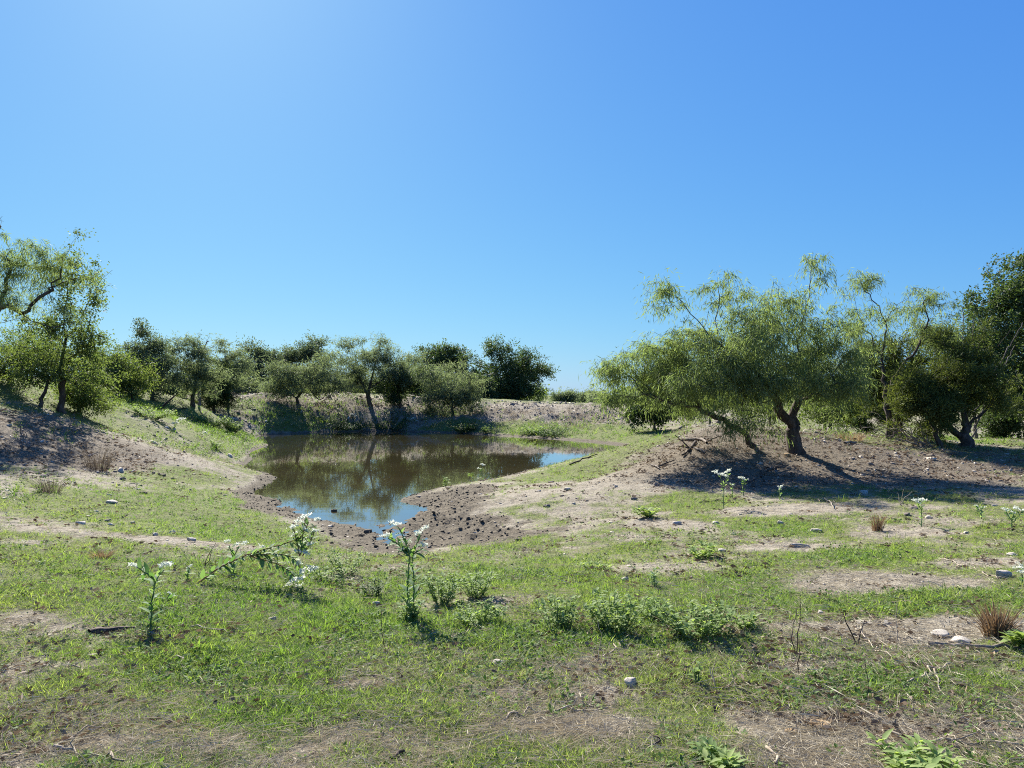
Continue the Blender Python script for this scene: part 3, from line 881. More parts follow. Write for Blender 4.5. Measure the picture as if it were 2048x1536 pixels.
FAR = [  # name, label, base px, base py (or None), Y, lumps px, style, trunk radius, tips, seed, leaf scale
    ('grey_oak_tree', 'dark twiggy tree at the left end of the far bank', 305, 800, 42, [(275, 705, 34, 34, .6), (300, 700, 34, 42, .8), (325, 740, 28, 45, 1.1), (270, 740, 30, 34, .6)], 'oak_grey', .12, 240, 71, 1.5),
    ('pale_mesquite_tree', 'pale mesquite with a dead fork beside the dark twiggy tree', 385, 812, 45, [(370, 700, 38, 30, 1), (360, 750, 36, 34, 1), (405, 760, 40, 34, 1), (395, 715, 28, 28, .6)], 'mesquite_grey', .13, 230, 72, 1.6),
    ('black_cedar_bush', 'very dark cedar bush low on the left bank', 428, 822, 44, [(428, 780, 38, 30, 1), (420, 760, 26, 28, .8), (440, 800, 32, 18, .8)], 'juniper', .1, 230, 73, 1.7),
    ('open_mesquite_tree', 'thin mesquite rising behind the very dark cedar bush', 455, 815, 49, [(450, 705, 28, 28, .8), (470, 745, 32, 30, .8), (440, 735, 24, 24, .7)], 'mesquite_grey', .1, 130, 74, 1.8),
    ('spread_oak_tree', 'first of two grey oaks behind the dam', 520, None, 68, [(515, 710, 40, 30, 1), (500, 740, 34, 30, .9), (545, 740, 36, 32, .9), (520, 770, 50, 22, .7)], 'oak_grey', .2, 230, 75, 2.3),
    ('round_oak_tree', 'second grey oak behind the dam, right of the first', 605, None, 70, [(605, 702, 42, 28, 1), (585, 725, 36, 28, .8), (628, 725, 34, 28, .8), (600, 760, 55, 28, .7)], 'oak_grey', .2, 240, 76, 2.3),
    ('bank_mesquite_tree', 'leaning mesquite rooted in the left part of the dam', 595, 805, 58, [(590, 745, 48, 30, 1), (640, 745, 45, 30, 1), (555, 765, 36, 26, .8), (610, 775, 60, 22, .8), (665, 765, 30, 26, .7)], 'mesquite_grey', .13, 300, 77, 1.9),
    ('crest_mesquite_tree', 'tall dark stemmed mesquite on the dam above the middle of the pond', 740, 812, 57, [(720, 710, 42, 30, 1), (755, 715, 48, 32, 1), (790, 730, 42, 34, .9), (700, 740, 34, 30, .8), (745, 750, 60, 28, .8), (815, 745, 24, 30, .6)], 'mesquite_grey', .19, 360, 78, 1.8),
    ('dark_dam_shrub', 'dark shrub on the dam between the two mesquites', 800, 815, 58, [(800, 770, 40, 30, 1), (830, 760, 26, 28, .8), (770, 785, 30, 20, .7)], 'oak', .08, 170, 79, 1.9),
    ('bushy_mesquite_tree', 'bushy olive mesquite growing down the dam towards the water', 905, 832, 54, [(905, 765, 46, 34, 1), (880, 785, 32, 34, .9), (930, 790, 34, 34, .9), (905, 805, 44, 20, .8)], 'mesquite_grey', .12, 330, 80, 1.8),
    ('left_live_oak_tree', 'dark rounded live oak behind the bushy mesquite', 895, None, 76, [(890, 725, 48, 32, 1), (915, 710, 36, 24, .8), (865, 745, 34, 34, .8), (935, 745, 30, 34, .8), (890, 775, 70, 30, .8)], 'oak', .28, 380, 81, 2.4),
    ('right_live_oak_tree', 'largest dark live oak standing alone at the end of the far tree row', 1030, None, 74, [(1000, 725, 48, 34, 1), (1045, 735, 46, 38, 1), (1025, 765, 70, 40, 1.2), (1075, 760, 28, 30, .7), (970, 765, 30, 40, .8), (1020, 790, 75, 18, .7)], 'oak', .3, 560, 82, 2.3)]
FAR_LIMBS = {
    72: [[(395, 720), (410, 690), (420, 672)], [(385, 735), (370, 700)]],
    77: [[(595, 795), (615, 770), (640, 745)], [(590, 795), (560, 765)], [(640, 800), (655, 780), (668, 760)]],
    78: [[(738, 800), (728, 775), (712, 745), (700, 720)], [(735, 790), (745, 750), (755, 710)], [(745, 775), (780, 745), (800, 730)]],
    80: [[(905, 815), (905, 780)], [(905, 815), (880, 790)], [(908, 815), (930, 790)]]}
for nm, lb, bx, by, Y, lumps, sty, tr, tp, sd, ls in FAR:
    b = ground_at(bx, by) if by else behind(bx, Y)
    Yb = b[1]
    cy = min(l[1] for l in lumps)
    lim = FAR_LIMBS.get(sd) or [[(bx, 790, ), (bx + 3, cy + 40)], [(bx, 785), (lumps[0][0], lumps[0][1])], [(bx, 785), (lumps[1][0], lumps[1][1])]]
    tree(nm, lb, 'bush' if 'bush' in nm else ('shrub' if 'shrub' in nm else 'tree'), b, [[(x, y, Yb) for x, y in l] for l in lim], [(x, y, Yb, rx * 1.22, ry * 1.15, w) for x, y, rx, ry, w in lumps],
         sty, tr * .8, tips=int(tp * 1.35), seed=sd, leaf_scale=ls * .8, limb_min=0.05, density=1.0, tone=(0, .5) if sd in (73, 79) else (0, 1))
# dead fork standing out of the pale mesquite
b = behind(398, 45.5)
tree('dead_mesquite_snag', 'bare grey dead fork poking above the far left trees', 'dead tree', b, [[(398, 740, 45.5), (408, 700, 45.5), (420, 665, 45.5)], [(408, 700, 45.5), (432, 690, 45.5), (440, 675, 45.5)]],
     [(420, 685, 45.5, 20, 18, 1)], 'dead', .09, tips=26, seed=90, bark='bark_grey', limb_min=.03)
b = behind(-110, 23.5)
tree('dead_top_snag', 'bare dead branch tips above the crown at the left edge', 'dead tree', b, [[(-90, 640, 23.5), (-40, 530, 23.5), (4, 440, 23.5)]],
     [(8, 455, 23.5, 16, 22, 1)], 'dead', .09, tips=16, seed=91, bark='bark_grey', limb_min=.03)
# small far trees in the gap right of the oaks
for k_, (px, py, Y, rx, ry, lb) in enumerate([(1130, 793, 105, 26, 14, 'faint distant tree just right of the largest oak'), (1165, 796, 112, 22, 12, 'second faint distant tree in the gap over the dam'),
                                             (1200, 794, 100, 22, 14, 'third faint distant tree, nearest the leaning mesquite')]):
    tree('distant_tree', lb, 'tree', behind(px, Y), [[(px, py + 6, Y), (px, py - 4, Y)]], [(px, py, Y, rx, ry, 1), (px - 8, py + 4, Y, rx * .7, ry * .8, .7), (px + 9, py + 3, Y, rx * .7, ry * .8, .7)],
         'mesquite_grey', .12, tips=120, seed=95 + k_, leaf_scale=3.0)


for k_, (px, py, Y, rx, ry, sty, lb) in enumerate([
        (335, 770, 50, 46, 30, 'shrub', 'green brush between the twiggy tree and the pale mesquite'),
        (492, 772, 62, 44, 26, 'mesquite_grey', 'low grey brush on the dam under the first grey oak'),
        (556, 780, 63, 44, 22, 'shrub', 'low green brush behind the leaning dam mesquite'),
        (660, 772, 66, 46, 28, 'mesquite_grey', 'grey green brush left of the tall dam mesquite'),
        (700, 780, 68, 44, 24, 'shrub', 'dark green brush behind the tall dam mesquite'),
        (848, 768, 66, 40, 32, 'oak_grey', 'dark brush between the dam shrub and the left live oak'),
        (770, 765, 68, 44, 34, 'oak_grey', 'dark brush filling the gap behind the dam shrub'),
        (955, 775, 70, 36, 32, 'oak', 'dark brush joining the two live oaks'),
        (235, 760, 56, 50, 34, 'oak_grey', 'grey green brush left of the dark twiggy tree'),
        (430, 745, 64, 60, 38, 'oak_grey', 'grey green brush behind the very dark cedar bush'),
        (570, 750, 72, 60, 40, 'mesquite_grey', 'soft green brush between the two grey oaks'),
        (680, 745, 74, 60, 40, 'oak_grey', 'grey brush joining the second grey oak and the tall dam mesquite'),
        (840, 740, 80, 50, 36, 'oak_grey', 'tall grey brush behind the dark dam shrub'),
        (60, 690, 34, 80, 42, 'shrub', 'dense green brush behind the sapling on the left bank'),
        (180, 715, 38, 60, 50, 'shrub', 'green brush behind the slender tree'),
        (1990, 690, 36, 80, 70, 'oak', 'dark brush filling the gap left of the live oak'),
        (1880, 690, 35, 70, 55, 'oak_grey', 'grey green brush behind the olive juniper'),
        (1730, 820, 30, 60, 45, 'juniper', 'dark low brush left of the dead branch tangle'),
        (1950, 720, 33, 70, 70, 'oak', 'dark foliage between the olive juniper and the live oak'),
        (1650, 745, 31, 75, 60, 'mesquite_grey', 'grey green brush behind the right side of the big mesquite')]):
    tree('bank_brush', lb, 'brush', behind(px, Y), [[(px, py + 15, Y), (px + 6, py, Y)], [(px, py + 18, Y), (px - rx * .5, py, Y)], [(px, py + 18, Y), (px + rx * .5, py, Y)]],
         [(px, py, Y, rx, ry, 1), (px - rx * .4, py + ry * .35, Y, rx * .6, ry * .7, .6), (px + rx * .4, py + ry * .35, Y, rx * .6, ry * .7, .6)],
         sty, 0.07, tips=150, seed=140 + k_, leaf_scale=1.2 if Y < 40 else 1.8, bark='bark_grey')


def woodland():
    """far-off scrub beyond the dam and the banks, one mass"""
    r = np.random.default_rng(77)
    n = 230
    a = np.radians(r.uniform(-58, 52, n)); d = r.uniform(95, 190, n)
    x, y = d * np.sin(a), d * np.cos(a)
    keep = ~((x / y > 0.035) & (x / y < 0.13))
    x, y = x[keep], y[keep]
    z = height(x, y); n = len(x)
    hgt = r.uniform(1.6, 3.6, n) * np.where(x / y > 0.13, 1.3, 0.95); wid = r.uniform(2.5, 5.0, n)
    k = 330
    dd = unit(r.normal(size=(n * k, 3))) * r.random((n * k, 1)) ** 0.4
    lump = 1 + 0.35 * vnoise(dd[:, 0] * 2.2 + np.repeat(x, k), dd[:, 2] * 2.2 + np.repeat(y, k), 5)
    pos = np.stack([np.repeat(x, k) + dd[:, 0] * np.repeat(wid, k) * lump, np.repeat(y, k) + dd[:, 1] * np.repeat(wid, k) * lump,
                    np.repeat(z + hgt * 0.52, k) + dd[:, 2] * np.repeat(hgt, k) * 0.52 * lump], 1)
    v, f = leaf_faces(pos, r.normal(size=(n * k, 3)), r.uniform(.35, .7, n * k), r.uniform(.16, .3, n * k), r)
    tn = np.clip(np.repeat(r.normal(.45, .25, n), k) + r.normal(0, .15, n * k), 0, 1)
    o = obj('distant_woodland', make_mesh('distant_woodland', v, f, M['shrub'], False, {'tone': ('FLOAT', np.repeat(tn, 4))}))
    tag(o, 'low far-off scrub woodland beyond the dam and the banks', 'woodland', kind='stuff')


woodland()

# ------------------------------------------------------------------ ground cover (uncountable: grass, forbs, straw, fallen leaves, pebbles, mud clods)
def scatter(name, label, pts, yaw, scl, tone, sources, tilt=0.15):
    """one object that repeats a few small meshes on its points"""
    r = np.random.default_rng(len(pts))
    n = len(pts)
    rot = np.stack([r.normal(0, tilt, n), r.normal(0, tilt, n), yaw], 1)
    me = bpy.data.meshes.new(name)
    me.vertices.add(n); me.vertices.foreach_set('co', np.asarray(pts, np.float32).ravel())
    for key, typ, val in (('rot', 'FLOAT_VECTOR', rot), ('scl', 'FLOAT', scl), ('tone', 'FLOAT', tone), ('kind', 'INT', r.integers(0, len(sources), n))):
        a = me.attributes.new(key, typ, 'POINT')
        a.data.foreach_set('vector' if typ == 'FLOAT_VECTOR' else 'value', np.asarray(val, np.int32 if typ == 'INT' else np.float32).ravel())
    o = obj(name, me)
    col = bpy.data.collections.new(name + '_sources')
    for k, s in enumerate(sources):
        so = bpy.data.objects.new('%s_source_%02d' % (name, k), s)
        col.objects.link(so)
    ng = bpy.data.node_groups.new(name + '_nodes', 'GeometryNodeTree')
    ng.interface.new_socket('Geometry', in_out='INPUT', socket_type='NodeSocketGeometry')
    ng.interface.new_socket('Geometry', in_out='OUTPUT', socket_type='NodeSocketGeometry')
    gi, go = ng.nodes.new('NodeGroupInput'), ng.nodes.new('NodeGroupOutput')
    ci = ng.nodes.new('GeometryNodeCollectionInfo')
    ci.inputs['Collection'].default_value = col
    ci.inputs['Separate Children'].default_value = True
    ci.inputs['Reset Children'].default_value = True
    ip = ng.nodes.new('GeometryNodeInstanceOnPoints')
    ip.inputs['Pick Instance'].default_value = True

    def named(key, typ):
        q = ng.nodes.new('GeometryNodeInputNamedAttribute'); q.data_type = typ
        q.inputs['Name'].default_value = key
        return q.outputs['Attribute']
    ng.links.new(gi.outputs[0], ip.inputs['Points'])
    ng.links.new(ci.outputs[0], ip.inputs['Instance'])
    ng.links.new(named('kind', 'INT'), ip.inputs['Instance Index'])
    ng.links.new(named('rot', 'FLOAT_VECTOR'), ip.inputs['Rotation'])
    ng.links.new(named('scl', 'FLOAT'), ip.inputs['Scale'])
    ng.links.new(ip.outputs[0], go.inputs[0])
    md = o.modifiers.new('scatter', 'NODES'); md.node_group = ng
    return tag(o, label, name.replace('_', ' '), kind='stuff')


def blades(n, seed, spread, h, w, lean, curve, mat):
    """tuft of curved grass blades, two quads and a tip each"""
    r = np.random.default_rng(seed)
    vs, fs = [], []
    for k in range(n):
        a = r.uniform(0, 2 * np.pi); rr = spread * math.sqrt(r.random())
        b = np.array([rr * math.cos(a), rr * math.sin(a), -0.004])
        la = a + r.normal(0, 0.9)
        out = np.array([math.cos(la), math.sin(la), 0.0]); sd = np.array([-out[1], out[0], 0.0])
        tw = r.uniform(0, np.pi); sd = sd * math.cos(tw) + out * math.sin(tw) * 0.6
        H = h * r.uniform(0.45, 1.25); l = lean * r.uniform(0.3, 1.5); c = curve * r.uniform(0.3, 1.5); W = w * r.uniform(0.7, 1.3)
        o = len(vs)
        for t, ww in ((0, 1.0), (0.55, 0.8), (1.0, 0.0)):
            p = b + out * H * (l * t + c * t * t) + np.array([0, 0, H * (t - 0.35 * c * t * t)])
            if ww: vs += [p - sd * W * ww / 2, p + sd * W * ww / 2]
            else: vs.append(p)
        fs += [(o, o + 1, o + 3), (o, o + 3, o + 2), (o + 2, o + 3, o + 4)]
    return make_mesh('tuft', np.array(vs), np.array(fs), mat)


def leaflets(n, seed, h, L, W, mat, spread=0.03):
    r = np.random.default_rng(seed)
    a = r.uniform(0, 2 * np.pi, n); rr = spread * np.sqrt(r.random(n))
    base = np.stack([rr * np.cos(a), rr * np.sin(a), r.uniform(0.1, 1, n) * h], 1)
    d = np.stack([np.cos(a), np.sin(a), r.uniform(-0.1, 0.9, n)], 1)
    v, f = leaf_faces(base, d, L * r.uniform(.6, 1.3, n), W * r.uniform(.7, 1.3, n), r, side=np.tile([0, 0, 1.0], (n, 1)) + r.normal(size=(n, 3)) * .4)
    return make_mesh('forb', v, f, mat)


def litter(n, seed, spread, L, W, mat):
    r = np.random.default_rng(seed)
    base = np.stack([r.normal(0, spread, n), r.normal(0, spread, n), r.uniform(0.002, 0.018, n)], 1)
    a = r.uniform(0, 2 * np.pi, n)
    d = np.stack([np.cos(a), np.sin(a), r.normal(0.03, 0.12, n)], 1)
    v, f = leaf_faces(base, d, L * r.uniform(.4, 1.5, n), W * r.uniform(.6, 1.3, n), r, side=np.stack([-np.sin(a), np.cos(a), r.normal(0, .5, n)], 1) + r.normal(size=(n, 3)) * .3)
    return make_mesh('straw', v, f, mat)


def rock_mesh(seed, sub, sq=(1, 1, .6), rough=.22, mat=None, cuts=6):
    """angular stone: a ball cut by a few flat planes and roughened"""
    import bmesh
    r = np.random.default_rng(seed)
    bm = bmesh.new(); bmesh.ops.create_icosphere(bm, subdivisions=sub, radius=1.0)
    v = np.array([q.co[:] for q in bm.verts])
    v[:, 2] = np.where(v[:, 2] > .42, .42 + .25 * (v[:, 2] - .42), v[:, 2])
    for _ in range(cuts):
        nrm = unit(r.normal(size=3)); h = r.uniform(.4, .8)
        d = v @ nrm - h
        v = v - np.maximum(d, 0)[:, None] * nrm * .92
    v *= 1 + rough * .5 * np.stack([vnoise(v[:, 0] * 2 + seed, v[:, 1] * 2 + v[:, 2], 3)] * 3, 1) + rough * .25 * vnoise(v[:, 0] * 5, v[:, 2] * 5 + v[:, 1] * 4 + seed, 6)[:, None]
    v *= np.array(sq)
    f = np.array([[q.index for q in p.verts] for p in bm.faces]); bm.free()
    return make_mesh('stone', v, f, mat, False)


def sample_ground(n, r, dmin, dmax, amax=40.0):
    """points on the ground, evenly spread over what the eye sees (denser near by)"""
    a = np.radians(r.uniform(-amax, amax, n))
    d = 1.0 / r.uniform(1.0 / dmax, 1.0 / dmin, n) ** 1.0
    x, y = d * np.sin(a), d * np.cos(a)
    return x, y


rg = np.random.default_rng(3)
# green grass
x, y = sample_ground(260000, rg, 2.2, 75)
z = height(x, y)
g, mu, li = masks(x, y, z)
keep = rg.random(len(x)) < np.clip((g - 0.2) * 1.8, 0, 1) * (1 - np.clip(li - g, 0, .9))
x, y, z, g = x[keep], y[keep], z[keep], g[keep]
dist = np.hypot(x, y)
lush = np.clip(blobs(x, y, GRASS), 0, 1)
tone = np.clip(0.56 - 0.34 * lush + 0.35 * fbm(x, y, 1.2, 2, 91) + rg.normal(0, .16, len(x)), 0, 1)
scl = (0.75 + 0.035 * np.clip(dist - 4, 0, 40)) * np.minimum(rg.lognormal(-.12, .32, len(x)), 1.35) * np.clip(1 + .4 * fbm(x, y, .35, 2, 181), .65, 1.25) * (0.75 + 0.45 * g)
scatter('grass', 'short patchy green grass growing over the pasture', np.stack([x, y, z], 1), rg.uniform(0, 6.28, len(x)), scl, tone,
        [blades(11, 200 + k, .035, .034, .0042, .6, .8, M['grass']) for k in range(5)] + [blades(9, 210 + k, .03, .055, .004, .45, .6, M['grass']) for k in range(2)])
# taller weedy grass on the green banks and dry brush on the eroded dam
for nm_, lab_, lst_, n_, srcs_, smin_ in (
        ('tall_weeds', 'taller green weeds covering the banks and far shore', TALL, 60000, [blades(9, 280 + k, .06, .13, .009, .4, .5, M['grass']) for k in range(3)] + [leaflets(16, 284 + k, .12, .05, .022, M['forb'], .06) for k in range(3)], .7),
        ('dry_brush', 'dry brown grass and brush standing on the eroded banks', DRY, 50000, [blades(9, 290 + k, .07, .12, .007, .7, .5, M['litter']) for k in range(3)] + [blades(8, 294, .05, .09, .007, .8, .6, M['leaf_litter'])], .6)):
    pp = []
    for cx, cy, rx, ry, w_ in lst_:
        m_ = int(min(9000, max(150, 26 * rx * ry * w_ * (1.6 if cy < 30 else 2.4))))
        pp.append(np.stack([cx + rx * np.clip(rg.normal(0, .75, m_), -1.7, 1.7), cy + ry * np.clip(rg.normal(0, .75, m_), -1.7, 1.7)], 1))
    x, y = np.vstack(pp).T
    z = height(x, y)
    keep = (fbm(x, y, 1.4, 2, 171) + rg.normal(0, .3, len(x)) > -.25) & (z > WATER_Z + .03)
    x, y, z = x[keep], y[keep], z[keep]; dist = np.hypot(x, y)
    scatter(nm_, lab_, np.stack([x, y, z], 1), rg.uniform(0, 6.28, len(x)), (smin_ + .03 * np.clip(dist - 12, 0, 60)) * rg.uniform(.5, 1.4, len(x)),
            np.clip(rg.normal(.4, .25, len(x)), 0, 1), srcs_)
# low broadleaf ground cover
x, y = sample_ground(46000, rg, 2.2, 40)
z = height(x, y); g, mu, li = masks(x, y, z)
fm = fbm(x, y, 0.9, 2, 131)
keep = rg.random(len(x)) < np.clip(g * 1.1 - .1, 0, 1) * np.clip(.28 + 1.4 * fm, 0, 1) * (mu < .4)
x, y, z = x[keep], y[keep], z[keep]; dist = np.hypot(x, y)
scatter('ground_forbs', 'low broadleaf seedlings mixed through the grass', np.stack([x, y, z], 1), rg.uniform(0, 6.28, len(x)),
        (.8 + .03 * np.clip(dist - 4, 0, 40)) * rg.uniform(.6, 1.3, len(x)), np.clip(rg.normal(.5, .25, len(x)), 0, 1),
        [leaflets(9, 220 + k, .04, .032, .015, M['forb']) for k in range(4)])
# straw and dead blades
x, y = sample_ground(120000, rg, 2.2, 60)
z = height(x, y); g, mu, li = masks(x, y, z)
pm = np.clip(.42 + .9 * fbm(x, y, 1.0, 3, 141) + .25 * (1 - g), 0.06, 1)
keep = (rg.random(len(x)) < pm * .8) & (mu < .5) & (z > WATER_Z + .12)
x, y, z, li = x[keep], y[keep], z[keep], li[keep]; dist = np.hypot(x, y)
scatter('straw_litter', 'pale dry grass straw lying over the soil', np.stack([x, y, z], 1), rg.uniform(0, 6.28, len(x)),
        (.8 + .035 * np.clip(dist - 4, 0, 40)) * rg.uniform(.5, 1.4, len(x)), np.clip(rg.normal(.7, .25, len(x)) - .35 * li, 0, 1),
        [litter(9, 230 + k, .035, .085, .0032, M['litter']) for k in range(5)] + [blades(5, 236, .03, .07, .003, 1.0, .8, M['litter'])])
# long dead stems strewn over the near ground
x, y = sample_ground(11500, rg, 2.3, 15)
z = height(x, y); g, mu, li = masks(x, y, z)
keep = rg.random(len(x)) < np.clip(.12 + 1.1 * fbm(x, y, 1.3, 2, 151) + .22 * np.clip(x / y * 2, -1, 1) + .2 * (y < 4.2), 0.03, .9)
x, y, z = x[keep], y[keep], z[keep]
scatter('dead_stems', 'thin pale dead stems strewn over the near grass', np.stack([x, y, z + .008], 1), rg.uniform(0, 6.28, len(x)),
        rg.uniform(.6, 1.5, len(x)), np.clip(rg.normal(.75, .2, len(x)), 0, 1),
        [litter(4, 270 + k, .05, .135, .0032, M['litter']) for k in range(5)], tilt=.08)
# fallen leaves under the trees and on the banks
x, y = sample_ground(60000, rg, 4, 62)
z = height(x, y); g, mu, li = masks(x, y, z)
keep = (rg.random(len(x)) < np.clip(li * .9 + .03, 0, 1)) & (mu < .5) & (z > WATER_Z + .12)
x, y, z = x[keep], y[keep], z[keep]; dist = np.hypot(x, y)
scatter('fallen_leaves', 'brown fallen leaves and twigs littering the shaded banks', np.stack([x, y, z], 1), rg.uniform(0, 6.28, len(x)),
        (.8 + .04 * np.clip(dist - 6, 0, 40)) * rg.uniform(.5, 1.5, len(x)), np.clip(rg.normal(.45, .3, len(x)), 0, 1),
        [litter(7, 240 + k, .05, .05, .018, M['leaf_litter']) for k in range(4)])
# pebbles
x, y = sample_ground(9000, rg, 2.5, 50)
z = height(x, y); g, mu, li = masks(x, y, z)
keep = (rg.random(len(x)) < np.clip(.62 - g, 0.02, .6)) & (z > WATER_Z + .03)
x, y, z = x[keep], y[keep], z[keep]; dist = np.hypot(x, y)
scatter('pebbles', 'small pale pebbles scattered over bare soil', np.stack([x, y, z], 1), rg.uniform(0, 6.28, len(x)),
        (.006 + .0016 * np.clip(dist - 2, 0, 30)) * rg.lognormal(0, .45, len(x)), rg.random(len(x)),
        [rock_mesh(250 + k, 1, (1, .8, .5), .2, M['stone'], 3) for k in range(3)] + [rock_mesh(254, 1, (1, .8, .5), .2, M['stone_dark'], 3)])
# crumbling soil lumps and dead scraps on the dam and the bare slopes
x = np.concatenate([rg.uniform(-20, 16, 9000), rg.uniform(4, 14, 1800), rg.uniform(-15, -6, 2500)])
y = np.concatenate([rg.uniform(46, 64, 9000), rg.uniform(16, 27, 1800), rg.uniform(14, 32, 2500)])
z = height(x, y); g, mu, li = masks(x, y, z)
keep = (z > WATER_Z + .25) & (rg.random(len(x)) < np.clip(1.15 - g, .1, 1)) & (fbm(x, y, 2.0, 2, 191) + rg.normal(0, .25, len(x)) > -.12)
x, y, z = x[keep], y[keep], z[keep]; dist = np.hypot(x, y)
scatter('soil_lumps', 'crumbling soil lumps and stones on the eroded banks', np.stack([x, y, z], 1), rg.uniform(0, 6.28, len(x)),
        (.012 + .0011 * dist) * rg.lognormal(0, .5, len(x)), rg.random(len(x)),
        [rock_mesh(275 + k, 1, (1, .8, .55), .5, M['stone_dark'], 3) for k in range(3)] + [rock_mesh(279, 1, (1, .8, .5), .4, M['stone'], 3)], tilt=.5)
# trampled clods on the muddy shore
x = rg.uniform(-9, 3, 26000); y = rg.uniform(12, 34, 26000)
z = height(x, y); g, mu, li = masks(x, y, z)
keep = (rg.random(len(x)) < mu * .75) & (z > WATER_Z - .03)
x, y, z = x[keep], y[keep], z[keep]
scatter('mud_clods', 'dark dried mud clods trampled along the near shore', np.stack([x, y, z], 1), rg.uniform(0, 6.28, len(x)),
        np.minimum(rg.lognormal(-3.9, .6, len(x)), .055), rg.random(len(x)), [rock_mesh(260 + k, 1, (1, .85, .38), .7, M['clod'], 4) for k in range(4)], tilt=.5)

